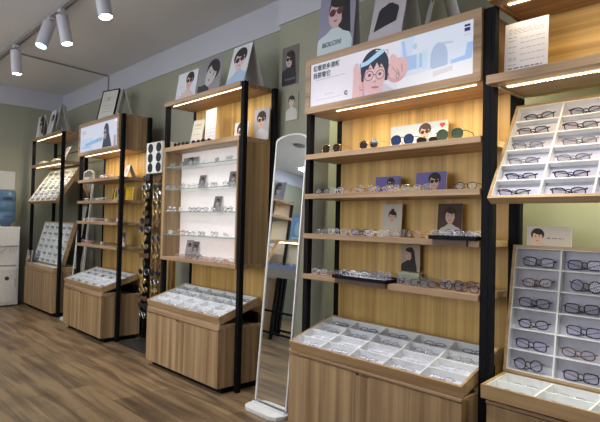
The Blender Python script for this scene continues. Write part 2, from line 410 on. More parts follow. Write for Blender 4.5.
# ------------------------------------------------------------------ cards and portraits
def colmat(c, e=0, gloss=.7):
    k = 'print_%02d%02d%02d%s' % (int(c[0]*99), int(c[1]*99), int(c[2]*99), '_lit' if e else '')
    if k in MC: return MC[k]
    return mat(k, tuple(q*.4 for q in c) if e else c, gloss, var=0, emis=c if e else None, estr=e)
def ell(cx, cy, a, b, n=22, rot=0, t0=0, t1=2*math.pi):
    out = []
    full = abs(t1-t0-2*math.pi) < 1e-6
    for k in range(n):
        t = t0+(t1-t0)*k/(n if full else n-1); x, y = a*math.cos(t), b*math.sin(t)
        out.append((cx+x*math.cos(rot)-y*math.sin(rot), cy+x*math.sin(rot)+y*math.cos(rot)))
    return out
def ring(cx, cy, a, b, t, n=24):
    o, i = ell(cx, cy, a, b, n), ell(cx, cy, a-t, b-t, n)
    return [[o[k], o[(k+1) % n], i[(k+1) % n], i[k]] for k in range(n)]
def rect(x0, y0, x1, y1): return [(x0, y0), (x1, y0), (x1, y1), (x0, y1)]
def clip(poly, w, h):
    def cut(P, f, g):
        out = []
        for i in range(len(P)):
            a, b = P[i], P[(i+1) % len(P)]
            fa, fb = f(a), f(b)
            if fa >= 0: out.append(a)
            if (fa >= 0) != (fb >= 0):
                t = fa/(fa-fb); out.append((a[0]+(b[0]-a[0])*t, a[1]+(b[1]-a[1])*t))
        return out
    for f in (lambda p: p[0], lambda p: w-p[0], lambda p: p[1], lambda p: h-p[1]):
        if len(poly) < 3: return []
        poly = cut(poly, f, None)
    return poly
def print_layer(layers, w, h, parent, name='printed_picture', y=0, emis=0, step=.0003):
    """layers: list of (colour, [polygons in metres on the card]) stacked outwards (towards -y)"""
    b = MB(); mats = []; k = 0
    for i, (c, polys) in enumerate(layers):
        m = colmat(c, emis)
        if m not in mats: mats.append(m)
        mi = mats.index(m)
        for qi, P in enumerate(polys):
            P = clip(P, w, h); oy = 0 if len(polys) > 9 else qi*.00007
            if len(P) >= 3:
                ar = sum(P[q][0]*P[(q+1) % len(P)][1]-P[(q+1) % len(P)][0]*P[q][1] for q in range(len(P)))
                if ar < 0: P = P[::-1]
                b.add([(x, y-step*(i+1)-oy, z) for x, z in P], [tuple(range(len(P)))], mi)
    return b.build(name, mats, parent)
def portrait(w, h, bg, hair=(.02, .018, .02), skin=(.62, .40, .34), top=(.5, .5, .52), sun=(.03, .02, .03), style='long', cx=.5, cy=.58, r=.2, extra=(), tilt=0.):
    """a head-and-shoulders photo; cx, cy, r as fractions of w, h, w"""
    X, Y, R = cx*w, cy*h, r*w
    L = [(bg, [rect(0, 0, w, h)])]
    if style == 'long': L.append((hair, [ell(X+R*.28, Y+R*.35, R*1.2, R*1.35), [(X+R*.1, Y), (X+R*1.5, Y+R*.3), (X+R*1.7, Y-R*1.0), (X+R*1.95, Y-R*2.5), (X+R*1.2, Y-R*2.7), (X+R*.5, Y-R*1.7)]]))
    elif style == 'short': L.append((hair, [ell(X, Y+R*.55, R*1.18, R*1.1)]))
    elif style == 'bun': L.append((hair, [ell(X, Y+R*.5, R*1.1, R*1.1), ell(X, Y+R*1.55, R*.45, R*.4)]))
    L.append((tuple(c*.85 for c in skin), [rect(X-R*.35, Y-R*1.8, X+R*.4, Y-R*.5)]))
    L.append((top, [[(X-R*.42, Y-R*1.25), (X+R*.45, Y-R*1.25), (X+R*1.0, Y-R*1.62), (X+R*1.75, Y-R*1.9), (X+R*2.1, Y-R*2.5), (X+R*2.3, -.5), (X-R*2.3, -.5), (X-R*2.05, Y-R*2.5), (X-R*1.7, Y-R*1.95), (X-R*.95, Y-R*1.65)]]))
    L.append((skin, [ell(X, Y, R*.86, R*1.2)]))
    L.append((hair, [ell(X+R*.1, Y+R*1.0, R*.95, R*.5, 20, -.2)]))
    if style == 'long': L.append((hair, [[(X+R*.55, Y+R*.9), (X+R*1.1, Y+R*.6), (X+R*1.1, Y-R*1.4), (X+R*.72, Y-R*1.0)]]))
    if sun:
        L.append((sun, [ell(X-R*.42, Y+R*.12, R*.36, R*.32), ell(X+R*.42, Y+R*.18, R*.36, R*.32), rect(X-R*.5, Y+R*.22, X+R*.9, Y+R*.32)]))
    else:
        L.append((hair, [ell(X-R*.36, Y+R*.12, R*.15, R*.07), ell(X+R*.36, Y+R*.14, R*.15, R*.07), rect(X-R*.55, Y+R*.3, X-R*.18, Y+R*.36), rect(X+R*.18, Y+R*.32, X+R*.55, Y+R*.38)]))
    L.append(((.45, .13, .13), [ell(X, Y-R*.62, R*.24, R*.09)]))
    L.append((tuple(c*.7 for c in skin), [ell(X+R*.03, Y-R*.22, R*.12, R*.06)]))
    if tilt:
        c_, s_ = math.cos(tilt), math.sin(tilt)
        L = [L[0]]+[(c, [[(X+(x-X)*c_-(z-Y)*s_, Y+(x-X)*s_+(z-Y)*c_) for x, z in P] for P in ps]) for c, ps in L[1:]]
    for e in extra: L.append(e)
    return L
def card(name, label, cat, loc, w, h, layers, lean=0, yaw=0, tent=False, mat_=None, group=None, rot=None, th=.004, frame=None):
    """standing card: local x across, z up, face towards -y"""
    loc = (loc[0], loc[1], loc[2]+th*math.sin(lean)+.0006)
    o = thing(name, label, cat, loc, rot if rot is not None else (0, 0, yaw), group)
    hold = Matrix.Rotation(-lean, 4, 'X')
    def tf(ob):
        ob.matrix_parent_inverse = Matrix.Identity(4); ob.matrix_local = hold; return ob
    tf(MB().box(0, w, 0, th, 0, h).build('front_board' if tent else 'board', mat_ or CARD, o))
    if tent:
        top = hold @ Vector((0, th, h)); back = MB()
        s = 2*math.sin(lean)*h
        back.prismx([(top.y, top.z), (top.y+th, top.z), (top.y+s*.72+th, .001), (top.y+s*.72, .001)], 0, w)
        back.build('back_board', CARD, o)
    if frame:
        b = MB(); f = .012
        b.box(-f, w+f, -.006, th+.01, -f, 0); b.box(-f, w+f, -.006, th+.01, h, h+f); b.box(-f, 0, -.006, th+.01, 0, h); b.box(w, w+f, -.006, th+.01, 0, h)
        tf(b.build('frame', frame, o))
    if layers: tf(print_layer(layers, w, h, o))
    return o
def text_mesh(body, size, m, parent, mtx, name='lettering', bold=0, align='LEFT', depth=.0003):
    cu = bpy.data.curves.new('text', 'FONT'); cu.body = body; cu.size = size; cu.resolution_u = 2; cu.extrude = depth; cu.offset = bold; cu.align_x = align
    to = bpy.data.objects.new('text', cu); COL.objects.link(to)
    dg = bpy.context.evaluated_depsgraph_get(); dg.update()
    me = bpy.data.meshes.new_from_object(to.evaluated_get(dg)); bpy.data.objects.remove(to)
    me.materials.clear(); me.materials.append(m)
    o = bpy.data.objects.new(name, me); COL.objects.link(o); o.parent = parent; o.matrix_local = mtx
    return o
def txt_mtx(x, y, z): return Matrix.Translation((x, y, z)) @ Matrix.Rotation(math.pi/2, 4, 'X')
def lines(x0, x1, zs, t=.003):      # rows of small print
    out = []
    for z in zs:
        x = x0
        while x < x1:
            l = random.uniform(.012, .03); out.append(rect(x, z, min(x1, x+l), z+t)); x += l+.006
    return out
INK = (.16, .16, .2)
# ------------------------------------------------------------------ unit A : far left rack with two tilted trays
A0, A1 = -8.62, -7.33
uA, WA, DA = unit('display_shelf', 'far left black-post rack with two lit boards over tilted white trays', A0, A1, cab_y=2.44, cab_top=.60, back=False, top=2.52)
for z in (2.54, 2.13):
    MB().box(0, WA-.043, -.012, DA, z-.04, z).build('lit_board', WH, uA, bevel=.002)
    led(uA, .13, WA-.08, .03, z-.04)
MB().box(0.04, WA-.04, DA-.03, DA-.02, 2.30, 2.312).build('back_rail', BLACK, uA)
MB().box(.045, WA-.045, -.05, DA-.05, .602, .66).build('display_ledge', [WR], uA, bevel=.002)
MB().box(.06, WA-.06, -.035, DA-.07, .6605, .664).build('ledge_pad', WHITE, uA)
FS = [('square', 'black', 'clear'), ('square', 'dark blue', 'clear'), ('round', 'black', 'clear'), ('oval', 'grey', 'clear'), ('square', 'black', 'clear')]
tA1, cA1, cw, rh = tray('tilted_display_tray', 'upper tilted white tray of the far left rack, filled with dark glasses', (A0+.045, 2.49, 1.545), math.atan2(.52, .33), WA-.09, .585, .055, 5, 6, pad=WHITE)
tray_glasses(tA1, cA1, cw, rh, [(j, i) for j in range(6) for i in range(5)], FS, 'far left rack upper tray', 'glasses in far left rack upper tray')
tA2, cA2, cw, rh = tray('tilted_display_tray', 'lower tilted white tray standing on the far left rack cabinet', (A0+.045, 2.60, .668), math.atan2(.60, .16), WA-.09, .62, .055, 5, 6, pad=WHITE)
tray_glasses(tA2, cA2, cw, rh, [(j, i) for j in range(6) for i in range(5)], FS, 'far left rack lower tray', 'glasses in far left rack lower tray')
# ------------------------------------------------------------------ lightbox units B and E
LITE = .62
def lightbox(u, W, D, layers, texts, z0=2.10, z1=2.48):
    b = MB(); W2 = W-.043; f = .045
    b.box(0, W2, -.012, D, z0, z0+.02); b.box(0, W2, -.012, D, z1-.02, z1);     b.box(.02, W2-.02, D-.02, D, z0+.02, z1-.02)
    b.build('lightbox_case', WH, u, bevel=.0015)
    for x_ in (0, W2-.02): MB().box(x_, x_+.02, -.012, D, z0+.0205, z1-.0205).build('lightbox_side', WV, u)
    b = MB()
    b.box(.0, W2, -.022, -.0125, z0, z0+f); b.box(.0, W2, -.022, -.0125, z1-f, z1); b.box(0, f, -.022, -.0125, z0+f, z1-f); b.box(W2-f, W2, -.022, -.0125, z0+f, z1-f)
    b.build('lightbox_frame', WH, u, bevel=.001)
    pw, ph = W2-2*f, z1-z0-2*f
    p = MB().box(f, W2-f, -.012, -.006, z0+f, z1-f).build('light_panel', mat('acrylic_panel', (.7, .72, .78), .2), u)
    pr = print_layer(layers(pw, ph), pw, ph, u, 'backlit_picture', 0, LITE); pr.location = (f, -.0125, z0+f)
    for body, size, x, z, m, bold in texts:
        text_mesh(body, size, m, u, txt_mtx(f+x, -.0125-.0003*27, z0+f+z), 'lettering', bold)
    led(u, .25 if W > 1.3 else .12, W2-.05, .03, z0, dots=False, power=1.2 if W > 1.3 else 1.0)
SKIN = (.78, .50, .52); SK2 = (.70, .38, .42)
def sign_big(w, h):
    L = []
    bgs = [(.80, .76, .84), (.80, .77, .86), (.79, .78, .88), (.77, .80, .90), (.74, .80, .91), (.72, .79, .90)]
    L.append((bgs[1], [rect(0, 0, w, h)]))
    L.append(((.72, .78, .92), [rect(w*.60, 0, w, h)]))
    L.append(((.62, .72, .92), [[(w*.60, h*.35), (w*.64, h), (w*.70, h), (w*.66, h*.3)]]))
    L.append(((.42, .58, .86), [rect(w*.655, h*.34, w*.75, h*.62), [(w*.62, h*.95), (w*.64, h*.95), (w*.66, h*.45), (w*.645, h*.45)]]))
    L.append(((.60, .76, .92), [rect(w*.71, h*.33, w*.725, h*.62), rect(w*.74, h*.3, w*.77, h*.66)]))
    L.append(((.46, .56, .76), [ell(w*.83, h*.44, w*.045, h*.3, 20), rect(w*.785, h*.28, w*.875, h*.45)]))
    L.append(((.38, .56, .88), [[(w*.89, h*.27), (w*.99, h*.30), (w, h*.6), (w*.97, h*.6), (w*.96, h*.38), (w*.89, h*.34)]]))
    L.append(((.50, .62, .78), [[(w*.83, h*.73), (w*.90, h*.70), (w*.90, h*.66), (w*.83, h*.70)], ell(w*.70, h*.78, w*.012, h*.06)]))
    L.append(((.84, .84, .90), [[(w*.60, 0), (w*.60, h*.2), (w, h*.3), (w, 0)]]))
    L.append(((.74, .68, .76), [[(w*.80, h*.10), (w*.80, h*.20), (w*.90, h*.24), (w*.90, h*.15)]]))
    cx = w*.46
    def e(x, z, a, b, n=24, r=0): return ell(cx+x, z, a, b, n, r)
    L.append(((.66, .60, .72), [[(cx-.17, -.01), (cx-.05, .05), (cx+.08, .05), (cx+.17, -.01)]]))
    L.append((SK2, [e(.165, .115, .075, .072, 22, .25), [(cx-.13, -.01), (cx-.15, .12), (cx-.125, .20), (cx-.085, .20), (cx-.07, -.01)]]))
    L.append((SKIN, [e(.175, .125, .07, .062, 22, .25), e(.145, .175, .028, .045, 16, .5), e(-.135, .16, .032, .06, 18, .2), [(cx-.175, -.01), (cx-.165, .16), (cx-.13, .17), (cx-.10, .10), (cx-.09, -.01)]]))
    L.append(((.03, .04, .07), [e(0, .165, .108, .112, 28, -.08), [(cx-.105, .165), (cx-.10, .09), (cx-.07, .09), (cx-.06, .2)], [(cx+.105, .165), (cx+.10, .07), (cx+.07, .07), (cx+.06, .2)]]))
    L.append((SKIN, [e(0, .098, .082, .100, 28, -.08)]))
    L.append((SKIN, [[(cx-.045, -.01), (cx-.045, .04), (cx+.06, .04), (cx+.06, -.01)]]))
    L.append(((.03, .04, .07), [[(cx-.088, .12), (cx-.098, .18), (cx-.07, .24), (cx, .262), (cx+.07, .25), (cx+.1, .19), (cx+.09, .10), (cx+.078, .155), (cx+.055, .185), (cx+.04, .155), (cx+.02, .19), (cx-.005, .15), (cx-.03, .19), (cx-.05, .155), (cx-.068, .175)]]))
    L.append(((.45, .68, .90), [[(cx-.13, .205), (cx-.06, .215), (cx+.04, .262), (cx+.075, .262), (cx+.07, .240), (cx-.05, .188), (cx-.125, .18)]]))
    gl = ring(cx-.040, .118, .036, .031, .004)+ring(cx+.045, .112, .033, .030, .004)
    L.append(((.12, .09, .12), gl+[rect(cx-.006, .116, cx+.014, .121), e(-.036, .121, .013, .009, 12), e(.044, .116, .012, .009, 12)]))
    L.append(((.10, .07, .09), [[(cx-.07, .157), (cx-.03, .165), (cx-.015, .160), (cx-.04, .158)], [(cx+.025, .156), (cx+.05, .162), (cx+.075, .150), (cx+.05, .155)]]))
    L.append(((.50, .20, .24), [e(.010, .040, .030, .007, 16, -.12)]))
    L.append(((.55, .34, .36), [e(.006, .076, .014, .007, 14), e(.180, .10, .005, .03, 12, .4), e(.205, .12, .005, .03, 12, .1), e(.150, .12, .004, .03, 12, .7)]))
    L.append(((.88, .80, .86), [e(-.001, .094, .004, .012, 10), e(.020, .262, .012, .004, 10)]))
    br = .003; k = (.06, .06, .08)
    def corner(x, z, sx, sz): return [rect(min(x, x+sx*.022), z-br/2, max(x, x+sx*.022), z+br/2), rect(x-br/2, min(z, z+sz*.03), x+br/2, max(z, z+sz*.03))]
    L.append((k, corner(cx-w*.09, h*.14, 1, 1)+corner(cx+w*.085, h*.86, -1, -1)+corner(cx-w*.09, h*.62, 1, 1)+[ell(w*.545, h*.34, .012, .005, 12, .3)]+ring(w*.605, h*.27, .012, .018, .003)))
    L.append(((.02, .02, .14), [rect(w*.958, h*.885, w*.985, h*.925), rect(w*.958, h*.80, w*.985, h*.865)]))
    L.append(((.35, .36, .42), lines(w*.045, w*.27, [h*.585], .0035)+lines(w*.12, w*.18, [h*.22], .003)+lines(w*.05, w*.24, [h*.12], .0022)+lines(w*.955, w*.992, [h*.73], .002)))
    return L
TXM = mat('sign_ink', (.10, .13, .17), .5, var=0)
uE, WE, DE = unit('display_shelf', 'large wooden shelf unit with a wide backlit picture of a boy in glasses', -2.58, -1.245, back_z=(.5, 2.12))
hE = (2.48-2.10-.09)
lightbox(uE, WE, DE, sign_big, [('想看更多清晰', .040, .03, hE*.82, TXM, .0012), ('我要看它', .040, .03, hE*.65, TXM, .0012), ('C', .034, .315, hE*.12, TXM, .003)])
for z in (1.82, 1.55, 1.28, 1.005): shelf(uE, WE, DE, z)
supports(uE, WE, DE, .51, .60)
MB().box(.04, WE-.05, DE+.02, DE+.05, 2.441, 2.47).build('rear_batten', BLACK, uE)
led(uE, .04, WE-.05, DE+.035, 2.44, power=2.5, col=(1, 1, .70))
def sign_small(w, h):
    L = [((.70, .72, .84), [rect(0, 0, w, h)]), ((.56, .68, .88), [rect(w*.02, 0, w*.35, h*.5)]), ((.30, .50, .80), [[(w*.15, h*.20), (w*.62, h*.30), (w*.62, h*.42), (w*.35, h*.38), (w*.15, h*.3)]]),
         ((.25, .55, .60), [[(w*.42, h*.32), (w*.62, h*.36), (w*.62, h*.44), (w*.42, h*.40)]])]
    X = w*.72
    L.append(((.05, .06, .11), [ell(X, h*.62, w*.065, h*.3), [(X-w*.1, h*.02), (X-w*.05, h*.6), (X+w*.06, h*.6), (X+w*.14, h*.02)]]))
    L.append(((.40, .30, .34), [ell(X-w*.03, h*.52, w*.035, h*.2)]))
    L.append(((.05, .05, .08), [rect(X-w*.07, h*.55, X+w*.02, h*.6)]))
    L.append(((.45, .38, .36), [rect(w*.91, 0, w*.96, h*.4)]))
    L.append(((.15, .2, .35), lines(w*.05, w*.16, [h*.80, h*.72], .008)+lines(w*.05, w*.3, [h*.15], .006)))
    L.append(((.98, .98, .95), [rect(w*.93, h*.88, w*.99, h*.97)]))
    return L
uB, WB_, DB = unit('display_shelf', 'wooden shelf unit with a small backlit picture of a person in a dark hood', -6.70, -5.49, back_z=(.5, 2.12), top=2.515)
lightbox(uB, WB_, DB, sign_small, [], 2.12, 2.52)
for z in (1.82, 1.56, 1.31, 1.035): shelf(uB, WB_, DB, z)
supports(uB, WB_, DB, .51, .60)
# ------------------------------------------------------------------ unit C : pale backed unit with glass shelves
uC, WC, DC = unit('display_shelf', 'tall wooden shelf unit with a pale lit back and four glass shelves', -4.55, -3.30, back_z=(.5, 2.44))
MB().box(0, WC-.043, -.012, DC, 2.44, 2.478).build('top_board', WH, uC, bevel=.002)
led(uC, .10, WC-.08, .03, 2.44, power=.7)
shelf(uC, WC, DC, 2.04, th=.04); shelf(uC, WC, DC, 1.005, th=.034)
for x, t_ in ((-.002, .046), (WC-.062, .018)): MB().box(x, x+t_, -.011, DC-.005 if x > .5 else DC-.04, 1.006, 1.999).build('side_panel', WV, uC)
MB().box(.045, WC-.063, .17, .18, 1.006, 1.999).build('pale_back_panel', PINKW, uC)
for z in (1.85, 1.64, 1.43, 1.215):
    g = MB(); g.box(.045, WC-.063, -.004, .168, z-.006, z, 0); g.box(.045, WC-.063, -.0055, -.0042, z-.007, z, 1)
    g.build('glass_shelf', [GLASS, GEDGE], uC)
supports(uC, WC, DC, .51, .60)
# ------------------------------------------------------------------ unit F : near right rack
F0, F1 = -1.243, -.02
uF, WF, DF = unit('display_shelf', 'near right black-post rack with two lit boards and large tilted trays', F0, F1, cab_y=2.41, cab_top=.52, back=False, pw=.02)
MB().box(.042, WF-.042, DF-.035, DF-.02, 2.06, 2.6).build('back_panel', wood('wood_back_lengthwise_lit_tone', (.44, .265, .075), (.80, .545, .19), 0, scale=.6), uF)  # same strip-light warmth put into this wood colour
for z in (2.52, 2.105):
    MB().box(.008, WF, -.07, DF-.045, z-.044, z).build('lit_board', WH, uF, bevel=.002)
    led(uF, .07, WF-.06, .03, z-.044, dots=True, power=.6)
    l = MB(); l.cyl((.045, .0, z-.052), (.045, DF-.06, z-.052), .006, seg=10); l.build('board_rail', mat('steel', (.5, .45, .38), .3, metal=1), uF)
supports(uF, WF, DF, .52, .565)
led(uF, .05, WF-.05, .325, 1.97, power=3.0, col=(1, 1, .64))
MB().box(.02, WF-.02, .31, .34, 1.9705, 1.99).build('rear_batten', BLACK, uF)

# ------------------------------------------------------------------ trays on the cabinets
def flat_tray(u, W, label, cab=.51, x=.045, yf=2.358, L=.43, ang=.31, T=.062, z=None, cols=5, rows=4):
    return tray('display_tray', label, (u.location.x+x, yf, (cab if z is None else z)+.002), ang, W-2*x, L, T, cols, rows, pad=mat('pale_lilac_pad', (.68, .68, .78), .6))
CL = [('oval', 'silver wire', 'clear'), ('square', 'clear plastic', 'clear'), ('round', 'silver wire', 'clear'), ('square', 'grey', 'clear'), ('oval', 'clear plastic', 'clear')]
tE, cE, cw, rh = flat_tray(uE, WE, 'large sloping white tray of clear glasses under the wide backlit picture')
tray_glasses(tE, cE, cw, rh, [(j, i) for j in range(4) for i in range(5)], CL, 'tray below the wide backlit picture', 'glasses in the large sloping tray', detail=True, lay=True)
tC, cC, cw, rh = flat_tray(uC, WC, 'sloping white compartment tray below the glass shelves', .54)
tray_glasses(tC, cC, cw, rh, [(j, i) for j in range(4) for i in range(5)], CL, 'tray below the glass shelves', 'glasses in the tray under the glass shelves', lay=True)
tB, cB, cw, rh = flat_tray(uB, WB_, 'sloping white tray on the cabinet under the small backlit picture', .54)
tray_glasses(tB, cB, cw, rh, [(j, i) for j in range(4) for i in range(5)], FS+CL, 'tray below the small backlit picture', 'glasses in the tray below the small backlit picture', lay=True)
for u in (uB, uC):      # trays rest on a raised ledge on the cabinet top
    W_ = WB_ if u is uB else WC
    MB().box(.045, W_-.045, -.15, .05, .5105, .541).build('tray_ledge', WH, u, bevel=.002)
tF, cF, cw, rh = tray('display_tray', 'shallow two-row tray along the front of the near right rack cabinet', (F0+.03, 2.385, .532), .06, WF-.06, .265, .065, 5, 2)
tray_glasses(tF, cF, cw, rh, [(0, 0), (0, 1), (1, 0), (1, 1)], CL, 'near right rack front tray', 'glasses in the shallow front tray', detail=True, lay=True)
NF = [('round', 'black', 'lilac_sheen'), ('square', 'dark blue', 'lilac_sheen'), ('oval', 'black', 'lilac_sheen'), ('square', 'black', 'lilac_sheen'), ('oval', 'tortoiseshell brown', 'lilac_sheen'), ('square', 'dark blue', 'lilac_sheen'), ('square', 'black', 'lilac_sheen')]
tF1, c1, cw, rh = tray('tilted_display_tray', 'upper large tilted white tray of the near right rack', (F0+.023, 2.475, 1.468), math.atan2(.545, .34), WF-.05, .60, .052, 5, 6)
tray_glasses(tF1, c1, cw, rh, [(j, i) for j in range(6) for i in range(3)], [('oval', 'black', 'lilac_sheen'), ('square', 'grey', 'lilac_sheen'), ('oval', 'dark blue', 'lilac_sheen'), ('square', 'black', 'lilac_sheen'), ('oval', 'grey', 'lilac_sheen')], 'near right rack upper tray', 'glasses in the near right rack upper tray', detail=True, sc=1.15, tilt=66)
tF2, c2, cw, rh = tray('tilted_display_tray', 'lower large tilted white tray standing on the near right rack cabinet', (F0+.023, 2.685, .607), math.atan2(.63, .10), WF-.05, .655, .055, 5, 6)
tray_glasses(tF2, c2, cw, rh, [(j, i) for j in range(6) for i in range(3)], NF, 'near right rack lower tray', 'glasses in the near right rack lower tray', detail=True, sc=1.2)

# ------------------------------------------------------------------ shelf contents of E
S = [('round', 'black', 'brown')]
def G(shape, rim, lens, x, y, z, label, pose='open', rz=0., grp=None, sc=1.0): return glasses(shape, rim, lens, (x, y, z+.0005), (0, 0, rz), label, grp, pose, True, sc)
top = 'on the large unit top shelf'
G('big', 'gold wire', 'deep', -2.37, 2.53, 1.82, 'round dark sunglasses leftmost '+top, rz=.1, sc=1.14)
G('big', 'gold wire', 'deep', -2.06, 2.54, 1.82, 'round brown sunglasses with gold arms, second from left '+top, rz=-.05, sc=1.14)
G('big', 'black', 'blue', -1.80, 2.53, 1.82, 'large round blue sunglasses in front of the picture card '+top, rz=.05, sc=1.14)
G('square', 'black', 'dark', -1.66, 2.58, 1.82, 'folded black sunglasses right of the blue pair '+top, 'folded', .3)
G('big', 'green', 'green', -1.49, 2.53, 1.82, 'large round green sunglasses '+top, rz=.08, sc=1.14)
shelf_row([-2.45, -2.32, -2.19, -2.07, -1.95], 2.54, 1.55, [('oval', 'black', 'clear'), ('square', 'clear plastic', 'clear'), ('oval', 'amber', 'clear'), ('round', 'gold wire', 'clear'), ('oval', 'gold wire', 'clear')], 'second shelf below wide backlit picture', 'glasses on the second shelf of the large unit')
G('oval', 'black', 'clear', -1.40, 2.55, 1.55, 'bold black oval eyeglasses at the right end of the second shelf of the large unit', 'open', .05)
G('square', 'gold wire', 'clear', -1.80, 2.52, 1.55, 'gold wire eyeglasses in front of the long beige box', 'folded', .1)
G('square', 'gold wire', 'clear', -1.66, 2.53, 1.55, 'gold wire eyeglasses right of the long beige box', 'folded', -.1)
shelf_row([-2.46, -2.34, -2.22, -2.11, -2.00, -1.88, -1.77, -1.66], 2.54, 1.28, [('oval', 'silver wire', 'clear'), ('square', 'clear plastic', 'clear'), ('oval', 'clear plastic', 'clear'), ('square', 'dark blue', 'clear'), ('oval', 'clear plastic', 'clear'), ('oval', 'gold wire', 'clear'), ('round', 'tortoiseshell brown', 'clear'), ('oval', 'amber', 'clear')], 'third shelf below wide backlit picture', 'glasses on the third shelf of the large unit')
shelf_row([-2.46, -2.34], 2.54, 1.005, [('oval', 'clear plastic', 'clear'), ('square', 'gold wire', 'clear')], 'lowest shelf, left of long black tray', 'glasses left of the long black tray')
shelf_row([-1.78, -1.67, -1.56, -1.46, -1.37], 2.54, 1.005, [('oval', 'grey', 'clear'), ('square', 'green', 'clear'), ('oval', 'burgundy', 'clear'), ('round', 'black', 'clear'), ('square', 'burgundy', 'clear')], 'lowest shelf, right of long black tray', 'glasses right of the long black tray', pose='folded')
shelf_row([-1.74, -1.61, -1.49, -1.39], 2.72, 1.005, [('oval', 'silver wire', 'clear'), ('square', 'clear plastic', 'clear'), ('oval', 'tortoiseshell brown', 'clear')], 'rear row, large unit lowest shelf', 'rear glasses on the lowest shelf', pose='folded')
def black_tray(label, x0, x1, z):
    t = thing('eyewear_tray', label, 'tray', (x0, 2.455, z))
    w = x1-x0; b = MB(); b.box(0, w, 0, .2, .001, .008); b.box(0, w, 0, .006, .008, .022); b.box(0, w, .194, .2, .008, .022); b.box(0, .006, .006, .194, .008, .022); b.box(w-.006, w, .006, .194, .008, .022)
    b.build('tray_base', BLACK, t, bevel=.0015)
    MB().box(.008, w-.008, .008, .192, .0085, .011).build('tray_pad', mat('pale_pad', (.6, .62, .7), .7), t)
    return t
black_tray('black tray of pale glasses overhanging the third shelf at its right end', -1.565, -1.29, 1.28)
black_tray('long black tray of mixed glasses overhanging the lowest shelf', -2.27, -1.85, 1.005)
MB().box(0, .25, 0, .012, 0, .045).build('x', WH)
bpy.data.objects.remove(bpy.data.objects['x'])
for x0, w, z, lb in ((-1.55, .20, 1.245, 'right'), (-2.26, .40, .97, 'left')):
    MB().box(0, w, 0, .012, -.030, 0).build('tray_lip', mat('brown_lip', (.12, .065, .04), .5), uE, loc=(x0-uE.location.x, -.026, z+.001+.034))
shelf_row([-1.50, -1.37], 2.50, 1.292, [('oval', 'clear plastic', 'clear'), ('square', 'silver wire', 'clear')], 'the short black tray, front row', 'glasses in the short black tray', pose='folded')
shelf_row([-1.48, -1.36], 2.57, 1.292, [('square', 'dark blue', 'clear'), ('oval', 'clear plastic', 'clear')], 'the short black tray, back row', 'glasses in the short black tray', pose='folded')
MXS = [('square', 'black', 'clear'), ('oval', 'white', 'clear'), ('oval', 'silver wire', 'clear'), ('square', 'grey', 'clear'), ('round', 'clear plastic', 'clear')]
for q, y in enumerate((2.49, 2.54, 2.59)):
    shelf_row([-2.20, -2.08, -1.95], y, 1.017, MXS[q:]+MXS[:q], 'the long black tray, %s row' % ('front', 'middle', 'back')[q], 'glasses in the long black tray', pose='folded', jitter=.2)

# picture cards in E
R5 = math.radians
YC = 2.76
def small(label, x, z, w, h, lay, y=YC, lean=.06, **k): return card('portrait_card', label, 'picture card', (x, y, z+.001), w, h, lay, lean, **k)
small('wide card of a smiling person in sunglasses with a red heart, large unit top shelf', -2.06, 1.82, .42, .17,
      [((.42, .52, .66), [rect(0, 0, 1, 1)]), ((.70, .74, .80), [[(0, 0), (0, .08), (.42, .14), (.42, .05)]]), ((.74, .60, .48), [rect(.40, 0, .42, .2)])]+portrait(.42, .17, (.42, .52, .66), hair=(.05, .03, .03), top=(.25, .35, .6), cx=.62, cy=.62, r=.09, style='short')[1:]+[((.5, .05, .07), [ell(.375, .145, .012, .010), ell(.39, .145, .012, .010), [(.363, .143), (.402, .143), (.382, .122)]])])
small('small card at the right end of the top open shelf of the large unit', -1.36, 1.82, .07, .09, portrait(.07, .09, (.62, .6, .62), cx=.5, cy=.45, r=.25, style='short'), y=2.66)
small('purple card of a man in sunglasses, left of the beige box', -2.16, 1.55, .20, .115, portrait(.20, .115, (.16, .15, .42), skin=(.62, .42, .34), top=(.7, .6, .5), cx=.62, cy=.55, r=.13, style='short'), y=2.74)
small('purple card of a man with curly hair and glasses, right of the beige box', -1.83, 1.55, .21, .125, portrait(.21, .125, (.17, .15, .42), skin=(.62, .42, .34), top=(.7, .6, .5), cx=.62, cy=.5, r=.17, style='short'), y=2.72)
tag(MB().box(0, .20, 0, .04, .0005, .035).build('eyewear_box', mat('beige_card', (.62, .50, .28), .6), loc=(-1.955, 2.66, 1.55), bevel=.003), 'long beige box between the two purple cards', 'box')
small('portrait card of a woman with her hair up and hand at her chin', -2.115, 1.28, .155, .205, portrait(.155, .205, (.58, .56, .50), skin=(.70, .46, .36), top=(.62, .56, .48), sun=None, style='bun', cx=.52, cy=.58, r=.19))
small('portrait card of a dark-haired youth in a pale shirt on dark brown', -1.70, 1.28, .16, .205, portrait(.16, .205, (.07, .04, .035), hair=(.035, .02, .015), skin=(.66, .46, .38), top=(.60, .56, .50), sun=None, style='short', cx=.52, cy=.62, r=.22))
small('portrait card of a woman with tilted head in a black top', -1.965, 1.06, .14, .17, portrait(.14, .17, (.46, .38, .30), hair=(.03, .02, .02), skin=(.66, .44, .38), top=(.03, .025, .03), sun=None, style='long', cx=.42, cy=.62, r=.2), y=2.775, lean=.0)
MBb = MB().box(0, .16, -.01, .02, .0005, .052).build('eyewear_box', mat('pale_green_card', (.55, .58, .45), .6), loc=(-1.975, 2.765, 1.005)); tag(MBb, 'pale box under the portrait of the woman in a black top', 'box')

